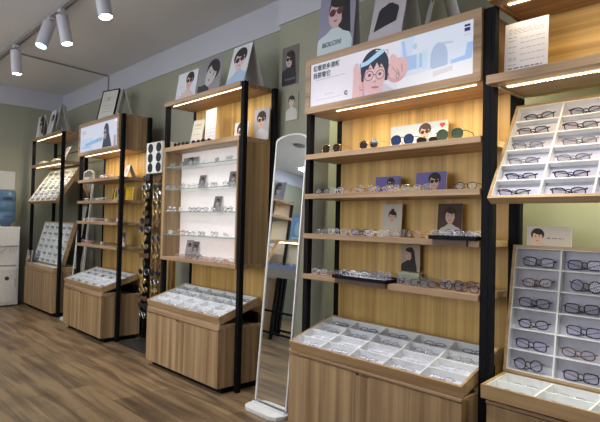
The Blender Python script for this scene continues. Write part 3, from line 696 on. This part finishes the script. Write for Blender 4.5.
# tall cards on top of E, C, B and A
Zt = 2.481
def tall(label, x, y, w, h, lay, lean=.12, tent=True, yaw=0., z=Zt, **k): return card('poster_card', label, 'poster', (x, y, z+.001), w, h, lay, lean, yaw, tent, **k)
o = tall('poster of a long-haired woman in dark red sunglasses on the large unit', -2.57, 2.57, .33, .50,
         portrait(.34, .50, (.27, .27, .40), skin=(.60, .44, .46), top=(.55, .66, .72), sun=(.10, .03, .05), style='long', cx=.47, cy=.62, r=.24, tilt=-.05), lean=.08)
t = text_mesh('BOLON', .05, mat('poster_ink', (.10, .12, .2), .5, var=0), o, Matrix.Rotation(-.08, 4, 'X') @ txt_mtx(.05, -.0065, .085), 'lettering')
tall('poster of a person in a black shirt leaning forward, on the large unit', -2.14, 2.60, .26, .50, portrait(.26, .50, (.48, .46, .52), skin=(.55, .42, .42), top=(.02, .02, .03), sun=None, style='short', cx=.55, cy=.68, r=.15, tilt=-.12, extra=[((.50, .48, .56), [[(0, 0), (.26, 0), (.26, .16), (.12, .13), (0, .10)]])]), lean=.22)
tall('narrow tent poster seen edge-on near the right end of the large unit', -1.80, 2.70, .20, .42, portrait(.20, .42, (.10, .10, .10), sun=None, skin=(.35, .33, .33), top=(.3, .3, .3), cx=.5, cy=.6, r=.2), lean=.2, yaw=-.8)
tall('white poster with a short-haired person in sunglasses, leftmost on the pale-backed unit', -4.60, 2.62, .36, .32, portrait(.36, .32, (.66, .69, .76), skin=(.66, .42, .40), top=(.66, .50, .48), cx=.62, cy=.66, r=.17, tilt=-.1, style='short', extra=[((.45, .5, .6), lines(.03, .14, [.17, .08, .07], .004))]), lean=.15, tent=False)
tall('grey tilted poster of a laughing person, middle of the pale-backed unit top', -4.17, 2.60, .36, .36, portrait(.36, .36, (.26, .25, .28), skin=(.50, .48, .50), top=(.03, .03, .04), cx=.55, cy=.55, r=.25, tilt=-.5, style='short', sun=None), lean=.15, tent=False, rot=Euler((0, 0, 0)))
tall('white tent poster of a dark-haired person in sunglasses at the pale-backed unit right end', -3.67, 2.57, .26, .38, portrait(.26, .38, (.66, .68, .74), skin=(.66, .50, .50), top=(.36, .50, .70), cx=.50, cy=.62, r=.29, tilt=.1, style='short'), lean=.24, tent=True)
card('certificate', 'black-framed certificate leaning on the small lightbox unit', 'certificate', (-6.45, 2.60, Zt+.053), .29, .42, [((.60, .60, .56), [rect(0, 0, 1, 1)]), (INK, lines(.05, .24, [.33, .29, .22, .18, .14, .07], .004)), ((.35, .33, .3), [ell(.135, .31, .018, .018)])], .22, .25, frame=BLACK)
tall('white tent card seen from its side on the small lightbox unit', -5.78, 2.60, .20, .30, [((.5, .5, .5), [rect(0, 0, 1, 1)])], lean=.2, yaw=-.6, z=2.521)
tall('white poster of a woman in dark sunglasses, leftmost on the far left rack', -8.70, 2.56, .32, .36, portrait(.32, .36, (.62, .62, .66), cx=.55, cy=.60, r=.27, style='long'), lean=.12, z=2.541)
tall('white poster of a person in sunglasses, second on the far left rack', -8.26, 2.57, .22, .40, portrait(.22, .40, (.62, .62, .66), cx=.55, cy=.62, r=.26, tilt=-.3, style='short'), lean=.2, z=2.541)
tall('white tent card seen edge-on at the right of the far left rack top', -7.62, 2.56, .2, .38, [((.5, .5, .5), [rect(0, 0, 1, 1)])], lean=.16, yaw=-.6, z=2.541)

# ------------------------------------------------------------------ contents of C
z = 2.041
card('sign_card', 'white notice card in the top compartment of the pale-backed unit', 'sign', (-4.10, 2.66, z), .20, .33, [((.70, .72, .84), [rect(0, 0, 1, 1)]), ((.35, .36, .5), lines(.02, .18, [.29, .26, .23, .20, .17, .14, .11, .08], .004))], .03, -.1, mat_=PAPER)
card('sign_card', 'slanted pale leaflet left of the notice card in the top compartment', 'sign', (-4.40, 2.68, z), .16, .29, [((.58, .60, .58), [rect(0, 0, 1, 1)]), ((.2, .22, .25), lines(.03, .13, [.24, .23, .2, .14], .005))], .2, .15)
card('portrait_card', 'card of a woman with dark swept hair in the top compartment', 'picture card', (-3.68, 2.68, z), .20, .165, portrait(.20, .165, (.60, .62, .70), skin=(.72, .55, .48), sun=(.10, .06, .06), cx=.55, cy=.45, r=.30, tilt=.15, top=(.6, .62, .7), style='short'), .12)
card('portrait_card', 'card of a boy in sunglasses at the right end of the top compartment', 'picture card', (-3.52, 2.775, z), .20, .27, portrait(.20, .27, (.40, .44, .58), skin=(.64, .46, .42), top=(.55, .58, .66), cx=.48, cy=.62, r=.26, style='short'), .04)
card('portrait_card', 'small dark card behind the swept-hair card', 'picture card', (-3.80, 2.76, z), .13, .13, portrait(.13, .13, (.16, .09, .09), skin=(.6, .45, .4), cx=.5, cy=.5, r=.25, style='short'), .08)
for i, (x, sp) in enumerate(zip((-4.44, -4.36, -4.24, -4.14), (('round', 'black', 'dark'),)*4)):
    glasses(*sp, (x+.02+i*.05, 2.56+.01*i, z+.0005), (0, 0, .1*i), 'black round sunglasses, %s from left, pale-backed unit top compartment' % ORD[i], 'sunglasses in the top compartment', 'folded', False)
SP = [('oval', 'silver wire', 'clear'), ('square', 'grey', 'clear'), ('round', 'silver wire', 'clear'), ('square', 'clear plastic', 'clear'), ('oval', 'grey', 'clear'), ('oval', 'silver wire', 'clear')]
for k, (zz, n) in enumerate(((1.85, 6), (1.64, 6), (1.43, 6), (1.215, 6))):
    sp = SP[k:]+SP[:k]
    if k == 3: sp = [('oval', 'clear plastic', 'clear'), ('round', 'amber', 'clear')]+SP
    shelf_row([-4.42+i*.182 for i in range(n)], 2.51, zz, sp, '%s glass shelf' % ORD[k], 'glasses on the %s glass shelf' % ORD[k], detail=False, jitter=.2, pose='folded')
shelf_row([-4.20, -4.05, -3.90, -3.75, -3.60, -3.48], 2.505, 1.005, [('oval', 'pink', 'clear'), ('square', 'tortoiseshell brown', 'clear'), ('round', 'silver wire', 'clear'), ('oval', 'pink', 'clear'), ('square', 'silver wire', 'clear')], 'wooden shelf under the glass shelves', 'glasses on the wooden shelf under the glass shelves', detail=False)
gk = lambda x, zz, w_, h_, lb, bgc=(.16, .14, .15): card('portrait_card', lb, 'picture card', (x, 2.62, zz+.001), w_, h_, portrait(w_, h_, bgc, skin=(.45, .38, .38), top=(.3, .28, .3), cx=.5, cy=.6, r=.22, style='short'), .2, .12)
card('portrait_card', 'wide grey picture card at the left of the first glass shelf', 'picture card', (-4.44, 2.635, 1.851), .26, .10, portrait(.26, .10, (.25, .27, .28), skin=(.45, .38, .38), top=(.3, .28, .3), cx=.5, cy=.6, r=.15, style='short'), .2)
gk(-4.13, 1.64, .09, .13, 'dark portrait card near the left of the second glass shelf')
gk(-3.66, 1.64, .10, .14, 'dark portrait card at the right end of the second glass shelf')
gk(-3.88, 1.43, .10, .14, 'dark portrait card in the middle of the third glass shelf')
gk(-4.33, 1.005, .10, .16, 'grey portrait card at left under the glass shelves', (.35, .32, .33))
gk(-4.22, 1.005, .09, .15, 'dark portrait card beside the grey one under the glass shelves')

# ------------------------------------------------------------------ contents of B and A
PB = [('oval', 'white', 'clear'), ('square', 'grey', 'clear'), ('oval', 'dark blue', 'clear'), ('square', 'clear plastic', 'clear'), ('round', 'pink', 'clear')]
shelf_row([-6.58+i*.17 for i in range(5)], 2.54, 1.82, PB, 'top shelf under small backlit picture', 'glasses on the top open shelf of the small lightbox unit', detail=False)
shelf_row([-6.57+i*.165 for i in range(4)], 2.54, 1.56, [('oval', 'white', 'clear'), ('square', 'silver wire', 'clear'), ('oval', 'clear plastic', 'clear')], 'second shelf under small backlit picture', 'glasses on the second shelf of the small lightbox unit', detail=False)
shelf_row([-6.57+i*.155 for i in range(7)], 2.54, 1.31, [('oval', 'clear plastic', 'clear'), ('square', 'white', 'clear'), ('round', 'pink', 'clear'), ('oval', 'pink', 'clear'), ('square', 'white', 'clear'), ('oval', 'black', 'clear')], 'third shelf under small backlit picture', 'glasses on the third shelf of the small lightbox unit', detail=False)
shelf_row([-6.57+i*.165 for i in range(5)], 2.54, 1.035, [('round', 'pink', 'clear'), ('oval', 'pink', 'clear'), ('square', 'burgundy', 'clear'), ('oval', 'white', 'clear'), ('oval', 'black', 'clear')], 'lowest shelf under small backlit picture', 'glasses on the lowest shelf of the small lightbox unit', detail=False)
card('display_card', 'white tent card at the right end of the small lightbox unit top shelf', 'sign', (-5.80, 2.66, 1.821), .18, .15, [((.62, .62, .66), [rect(0, 0, 1, 1)]), ((.3, .2, .3), [ell(.08, .08, .05, .04)])], .3, -.2, True)
card('display_card', 'bright yellow card on the second shelf of the small lightbox unit', 'sign', (-5.72, 2.66, 1.561), .19, .15, [((.80, .50, .02), [rect(0, 0, 1, 1)]), ((.85, .62, .1), lines(.03, .15, [.09, .05], .008))], .1)
card('display_card', 'small yellow and black card left of the bright yellow one', 'sign', (-5.93, 2.60, 1.561), .12, .14, [((.75, .55, .05), [rect(0, 0, 1, 1)]), ((.05, .04, .04), [[(0, 0), (.04, 0), (.05, .14), (.02, .14)], [(.08, 0), (.12, .05), (.1, .14), (.07, .1)]])], .1)
card('portrait_card', 'dark portrait card leaning on the second shelf of the small lightbox unit', 'picture card', (-6.15, 2.73, 1.561), .15, .15, portrait(.15, .15, (.35, .25, .2), cx=.5, cy=.6, r=.22, style='short'), .1)
card('portrait_card', 'dark portrait card on the lowest shelf of the small lightbox unit', 'picture card', (-5.78, 2.64, 1.036), .14, .16, portrait(.14, .16, (.2, .12, .1), cx=.5, cy=.6, r=.22, style='short'), .12)
card('magazine', 'magazine with a blue cover propped on the far left rack second board', 'magazine', (-7.72, 2.62, 2.132), .22, .24, [((.16, .13, .2), [rect(0, 0, 1, 1)]), ((.6, .66, .8), [[(0, 0), (.05, 0), (.22, .18), (.22, .24)]]), ((.2, .4, .7), [rect(.02, .02, .06, .08)])], .35, -.1)
for i, x in enumerate((-8.50, -7.95)):
    b = MB(); b.box(0, .16, 0, .12, 0, .04); b.prism([(0, .0401), (.16, .0401), (.13, .062), (.03, .062)], .02, .1)
    tag(b.build('eyewear_case', mat('cream_case', (.62, .58, .48), .6), loc=(x, 2.56, 2.131), bevel=.004), 'cream case on the %s of the far left rack second board' % ('left end' if i == 0 else 'middle'), 'case', 'cream cases on the far left rack')
card('portrait_card', 'portrait card of a woman on the far left rack ledge', 'picture card', (-8.60, 2.458, .665), .26, .18, portrait(.26, .18, (.45, .40, .36), cx=.5, cy=.6, r=.2, style='long', skin=(.6, .45, .4), top=(.12, .08, .08)), .12)

# ------------------------------------------------------------------ card, notice sheet of F
card('price_list', 'white sheet of small print in a holder on the near right rack board', 'notice', (-1.215, 2.58, 2.107), .215, .29,
     [((.68, .69, .78), [rect(0, 0, 1, 1)]), ((.33, .33, .42), lines(.02, .195, [.255, .247, .239, .231], .003)), ((.30, .30, .40), lines(.02, .06, [.212, .195, .163, .135, .105, .095, .07], .004)+lines(.08, .2, [.2, .178, .148, .118, .085], .003)), ((.12, .12, .2), lines(.02, .19, [.05], .006))], .05, .02, mat_=PAPER)
card('portrait_card', 'white card of a short-haired child behind the lower tray of the near right rack', 'picture card', (-1.18, 2.805, 1.235), .225, .125, portrait(.225, .125, (.66, .68, .74), hair=(.02, .02, .025), skin=(.80, .62, .54), top=(.74, .76, .82), sun=None, cx=.25, cy=.55, r=.13, style='short', extra=[((.2, .2, .25), [rect(.105, .063, .122, .069)]+lines(.13, .19, [.063], .004))]), .02, mat_=PAPER)

# ------------------------------------------------------------------ standing mirrors
def mirror(label, x0, w, y, zt, depth=.15):
    m = thing('standing_mirror', label, 'mirror', (x0, y, 0))
    ang = math.atan2(depth, zt)
    A = []
    h = (zt)/math.cos(ang)
    def arch(hw, n=14, top=h, rise=.05):
        pts = [(-hw, .0), (hw, .0)]
        for k in range(n+1):
            t = math.pi*k/n; pts.append((hw*math.cos(t), top-rise+rise*math.sin(t)))
        return pts
    c = w/2
    o, i = arch(c), arch(c-.012, top=h-.012)
    n = len(o); b = MB()
    for yy in (-.008, .012): pass
    vs = [(c+x, -.010, z) for x, z in o]+[(c+x, -.010, z) for x, z in i]+[(c+x, .014, z) for x, z in o]+[(c+x, .014, z) for x, z in i]
    fs = []
    for k in range(1, n):
        j = (k+1) % n; fs += [(k, j, n+j, n+k), (2*n+k, 3*n+k, 3*n+j, 2*n+j), (k, 2*n+k, 2*n+j, j), (n+k, n+j, 3*n+j, 3*n+k)]
    b.add(vs, fs)
    hold = Matrix.Translation((0, 0, .045)) @ Matrix.Rotation(-ang, 4, 'X')
    f = b.build('mirror_frame', WHITEP, m); f.matrix_local = hold
    g = MB(); g.prism([(c+x, z) for x, z in i], -.004, 0); gl = g.build('mirror_glass', MIRROR, m); gl.matrix_local = hold
    g = MB(); g.prism([(c+x, z) for x, z in i], .001, .012); gl = g.build('backing_board', CARD, m); gl.matrix_local = hold
    s = MB(); pts = []
    for k in range(9): t = math.pi/2+math.pi/2*k/8; pts.append((.02+.05*math.cos(t)-.03, .045+0*t))
    bs = MB()
    # tray-like foot with rounded front corners
    out = [(-.02, .06), (-.02, -.05), (.0, -.10), (.05, -.125), (w-.05, -.125), (w, -.10), (w+.02, -.05), (w+.02, .06)]
    bs.add([(x, y_, 0) for x, y_ in out]+[(x, y_, .03) for x, y_ in out], [tuple(range(7, -1, -1)), tuple(range(8, 16))]+[(k, (k+1) % 8, (k+1) % 8+8, k+8) for k in range(8)])
    bs.box(.0, w, -.035, -.025, .0301, .046)
    bs.build('mirror_foot', WHITEP, m, bevel=.006)
    return m
mirror('tall white arched standing mirror between the pale-backed unit and the large unit', -3.005, .345, 2.455, 1.965)
mirror('standing mirror between the far left rack and the small lightbox unit', -7.18, .34, 2.60, 1.95)

# ------------------------------------------------------------------ eyewear spinner rack between B and C
rk = thing('eyewear_rack', 'gold tower rack of sunglasses with a white header of six black lenses', 'eyewear rack', (-5.02, 2.56, 0))
GOLD = mat('brushed_gold', (.42, .29, .12), .35, metal=.6)
MB().box(-.42, .42, -.05, .38, .001, .022).build('base_plate', mat('dark_steel_plate', (.03, .03, .035), .35), rk, bevel=.003)
MB().box(.02, .40, .10, .14, .022, 1.80).build('mirror_back', GOLD, rk)
for x in (.02, .12, .24, .36): MB().cyl((x, .08 if x > 0 else .03, .022), (x, .08 if x > 0 else .03, 1.80), .012, seg=10).build('upright', GOLD if x > 0 else BLACK, rk)
h = MB().box(-.01, .31, .0, .22, 1.82, 2.14).build('header_box', WHITEP, rk, bevel=.004)
for i in range(2):
    for j in range(3): MB().cyl((.08+i*.17, -.006, 1.88+j*.10), (.08+i*.17, -.0005, 1.88+j*.10), .048, seg=24).build('printed_lens', mat('gloss_black', (.01, .012, .02), .08), h)
MB().box(.06, .39, .09, .15, 1.80, 1.82).build('header_neck', GOLD, rk)
RS = [('big', 'black', 'dark'), ('round', 'gold wire', 'brown'), ('big', 'silver wire', 'dark'), ('square', 'tortoiseshell brown', 'brown'), ('big', 'gold wire', 'dark')]
for ci, (cx, ny) in enumerate(((-.0, 2.56), (.20, 2.58))):
    for r_ in range(17):
        zz = 1.74-r_*.088
        sp = RS[(r_*2+ci*3) % 5]
        glasses(*sp, (-5.02+cx, ny, zz), (0, 0, random.uniform(-.35, .35)), '%s sunglasses, %s from top, %s column of gold tower rack' % (sp[1], ORD[r_], ('left', 'right')[ci]), 'sunglasses on the gold tower rack', 'folded', False, 1.2)

# ------------------------------------------------------------------ water dispenser, notice
wd = thing('water_dispenser', 'white water dispenser with a blue bottle against the far wall', 'water dispenser', (-8.62, 2.04, 0))
b = MB(); b.box(-.30, 0, 0, .33, .02, .60); b.box(-.30, -.03, 0, .33, .60, .90); b.box(-.30, 0, 0, .33, .90, 1.19); b.box(-.03, 0, 0, .03, .60, .90); b.box(-.03, 0, .30, .33, .60, .90)
b.build('body', WHITEP, wd, bevel=.008)
MB().box(.0005, .008, .03, .30, .06, .56).build('door', WHITEP, wd, bevel=.004)
MB().box(.0085, .02, .265, .28, .30, .42).build('door_handle', CARD, wd)
MB().cyl((.0082, .17, .42), (.0105, .17, .42), .03, seg=16).build('badge', mat('dark_badge', (.05, .06, .06), .4), wd)
for y_ in (.11, .22): MB().box(-.029, .01, y_-.015, y_+.015, .84, .88).build('tap', CARD, wd, bevel=.003)
MB().box(-.029, .0, .04, .29, .601, .62).build('drip_tray', mat('grey_plastic', (.35, .36, .38), .4), wd)
MB().lathe([(.06, 1.19), (.075, 1.23), (.125, 1.27), (.13, 1.30), (.13, 1.40), (.123, 1.41), (.13, 1.42), (.13, 1.56), (.123, 1.57), (.13, 1.58), (.13, 1.70), (.11, 1.735), (.03, 1.742)], (-.15, .165)).build('bottle', mat('blue_bottle', (.10, .19, .33), .15, alpha=.88, var=0), wd, smooth=True)
for z_, a0 in ((1.585, -.6), (1.34, -.5)):
    b = MB(); vs = []; n = 12
    for k in range(n+1):
        t = a0+1.0*k/n; vs += [(-.15+.1325*math.cos(t), .165+.1325*math.sin(t), z_), (-.15+.1325*math.cos(t), .165+.1325*math.sin(t), z_+(.05 if z_ > 1.5 else .012))]
    b.add(vs, [(2*k, 2*k+2, 2*k+3, 2*k+1) for k in range(n)])
    b.build('bottle_label', mat('navy_label', (.02, .03, .14), .4), wd)
card('notice', 'white paper notice taped to the far wall above the blue bottle', 'notice', (XB+.006, 2.02, 1.76), .34, .28, [((.62, .64, .66), [rect(0, 0, 1, 1)]), ((.48, .5, .54), lines(.03, .3, [.24, .2, .16, .12, .08, .04], .004))], 0, math.pi/2, mat_=PAPER)

# ------------------------------------------------------------------ pictures on the pilaster
card('wall_poster', 'dark poster of a long-haired woman in sunglasses on the pilaster', 'poster', (-3.30, 2.893, 2.50), .20, .325, portrait(.20, .325, (.16, .15, .14), skin=(.55, .42, .44), top=(.03, .03, .04), sun=(.01, .01, .01), style='long', cx=.45, cy=.64, r=.24, tilt=-.1, extra=[((.25, .25, .27), lines(.04, .17, [.05, .04], .005))]), 0)
card('wall_picture', 'cut-out picture of a dark-haired child in white on the pilaster', 'poster', (-3.24, 2.893, 2.20), .15, .23, portrait(.15, .23, (.335, .345, .275), hair=(.02, .02, .02), skin=(.62, .56, .54), top=(.62, .64, .64), sun=None, style='short', cx=.45, cy=.66, r=.22), 0, mat_=GREEN)

# ------------------------------------------------------------------ ceiling track, conduit and spotlights
tr = thing('ceiling_track', 'long grey lighting track along the ceiling', 'lighting track', (-8.6, 1.70, CEIL))
MB().box(0, 8.2, -.018, .018, -.035, -.001).build('rail', TRACKM, tr)
MB().box(0, 8.2, .045, .058, -.014, -.001).build('power_cord', TRACKM, tr)
cb = MB(); cb.tube([(-7.0, 1.79, CEIL-.012), (-7.15, YW-.03, CEIL-.012), (-7.15, YW-.022, CEIL-.03), (-7.15, YW-.022, 2.95)], .011, 8)
tag(cb.build('cable_conduit', TRACKM), 'thin conduit crossing the ceiling from the track and down the wall', 'conduit')
SB = mat('spot_body_paint', (.52, .53, .60), .4)
def spot(label, base, end, r, col=(1, .93, .82), estr=30, blue=False):
    s = thing('track_spotlight', label, 'spotlight', base)
    B = Vector((0, 0, 0)); E_ = Vector(end)-Vector(base); d = E_.normalized()
    MB().box(-.04, .04, -.022, .022, 0, .03).build('adapter', SB, s)
    st = E_-d*.27
    ar = MB(); ar.tube([(0, 0, 0), (.0, -.0, -.05), st+Vector((r+.004, 0, 0))*1.0+d*.05], .006, 6); ar.tube([(0, 0, -.05), st+Vector((-(r+.004), 0, 0))+d*.05], .006, 6)
    ar.build('bracket', SB, s)
    b_ = MB(); b_.cyl(st, E_-d*.002, r, seg=28); b_.build('lamp_body', SB, s, smooth=False, bevel=.003)
    b_ = MB(); b_.cyl(E_-d*.0015, E_+d*.002, r*.82, seg=28)
    b_.build('lens', mat('spot_glow_blue' if blue else 'spot_glow', (1, 1, 1), .3, emis=(.30, .55, 1) if blue else (1, .97, .92), estr=8 if blue else estr), s)
    l = lamp('spot_lamp', 'SPOT', Vector(end)+d*.02, SPOT_W*(.12 if blue else 1), (.5, .7, 1) if blue else (1, .94, .86), spot_size=math.radians(58), spot_blend=.8, shadow_soft_size=.04)
    l.rotation_euler = (Vector(end)-Vector(base)).to_track_quat('-Z', 'Y').to_euler() if blue else Vector((0, .37, -1)).to_track_quat('-Z', 'Y').to_euler()
SZ = CEIL-.066
spot('white track spotlight at the left end of the row, above the far racks', (-6.62, 1.70, SZ), (-6.637, 1.73, 3.0), .055)
spot('white track spotlight in the middle of the row, beside the bluish one', (-5.14, 1.70, SZ), (-5.114, 1.755, 3.0), .054)
spot('white track spotlight nearest the viewer at the top edge', (-4.25, 1.70, SZ), (-4.19, 1.735, 3.0), .058)
spot('bluish glowing spotlight turned towards the room, left of the middle one', (-5.43, 1.70, SZ), (-5.40, 1.61, 3.01), .058, blue=True)
for i, x in enumerate((-3.3, -2.4, -1.5, -.6)):
    spot('white track spotlight above the near units, %s after the one at the top edge' % ORD[i], (x, 1.70, SZ), (x+.03, 1.75, 3.0), .06)

tag(MB().lathe([(.09, CEIL-.03), (.11, CEIL-.02), (.11, CEIL-.0005)], (0, 0), 24).build('ceiling_speaker', mat('speaker_grille', (.22, .22, .24), .5), loc=(-6.9, -1.15, 0)), 'small round grey ceiling speaker, seen in the top of the standing mirror', 'speaker')
rd = thing('light_block_counter', 'added unseen counter shading the large unit cabinet from across the aisle', 'counter', (-2.6, -.47, 0))  # unseen counter added to keep low light off the large unit's cabinet
MB().box(0, 2.0, 0, .5, .08, 1.12).build('counter_body', WV, rd)
MB().box(-.03, 2.03, -.03, .53, 1.1205, 1.16).build('counter_top', BLACK, rd, bevel=.004)
MB().box(.05, 1.95, .05, .45, 0, .08).build('plinth', BLACK, rd)
# ------------------------------------------------------------------ across the aisle, seen in the mirror
G0 = (-7.55, -.75, 0)
g = thing('display_shelf', 'black-post display rack across the aisle, seen in the standing mirror', 'display shelf', G0)
for px, py in ((0, 0), (1.12, 0), (0, .41), (1.12, .41)): MB().box(px, px+.04, py, py+.04, 0, 2.2).build('post', BLACK, g)
for z_ in (2.19, 1.93):
    MB().box(-.01, 1.17, -.01, .46, z_-.04, z_).build('lit_board', WH, g)
    led(g, .05, 1.1, .43, z_-.04)
MB().box(.05, 1.11, .0, .02, .1, 2.15).build('back_panel', PAPER, g)
MB().box(.05, 1.11, .03, .43, .05, .9).build('cabinet_body', WV, g)
tg, cg, cw, rh = tray('tilted_display_tray', 'tilted white tray on the rack across the aisle', (-6.44, -.33, .93), math.atan2(.60, .25), 1.0, .64, .055, 4, 6)
tg.rotation_euler = (math.atan2(.60, .25), 0, math.pi)
card('poster_card', 'grey portrait poster on top of the rack across the aisle', 'poster', (-6.33, -.45, 2.191), .34, .30, portrait(.34, .30, (.25, .24, .30), skin=(.4, .36, .42), top=(.3, .3, .34), cx=.5, cy=.6, r=.2, style='long'), .1, math.pi)
cs = thing('glass_counter', 'blue-lit glass counter on a black metal frame, reflected in the standing mirror', 'counter', (-6.34, -.75, 0))
for px, py in ((0, 0), (1.2, 0), (0, .45), (1.2, .45), (.33, .45)): MB().box(px, px+.045, py, py+.045, 0, .93).build('leg', BLACK, cs)
MB().box(0, 1.245, .455, .49, .40, .43).build('cross_rail', BLACK, cs); MB().box(0, 1.245, .455, .49, .08, .11).build('cross_rail', BLACK, cs); MB().box(0, 1.245, .0, .035, .08, .11).build('cross_rail', BLACK, cs)
MB().box(0, 1.245, 0, .50, .93, 1.08).build('counter_body', mat('pale_counter', (.42, .44, .46), .4), cs)
MB().box(.0, 1.245, .02, .48, 1.081, 1.13).build('display_pad', mat('blue_pad', (.22, .36, .75), .4), cs)
MB().box(0, 1.245, .0, .02, 1.131, 1.5).build('counter_back', mat('pale_counter', (.42, .44, .46), .4), cs)
MB().box(0, 1.245, .0, .30, 1.5, 1.53).build('upper_board', mat('honey_wood', (.75, .52, .16), .5), cs)
led(cs, .05, 1.2, .28, 1.50)
for i in range(5): glasses('oval', 'dark blue', 'clear', (-6.2+i*.2, -.42, 1.131), (0, 0, math.pi), 'dark blue eyeglasses, %s along the blue-lit counter across the aisle' % ORD[i], 'glasses on the blue-lit counter', 'open', False)
card('poster_card', 'bright blue poster standing on the counter board, reflected in the mirror', 'poster', (-5.78, -.50, 1.531), .34, .42, [((.16, .36, .72), [rect(0, 0, 1, 1)]), ((.40, .62, .88), [ell(.17, .2, .08, .12), rect(.05, .03, .29, .06)]), ((.7, .8, .9), lines(.06, .28, [.36, .33], .008))], .05, math.pi)
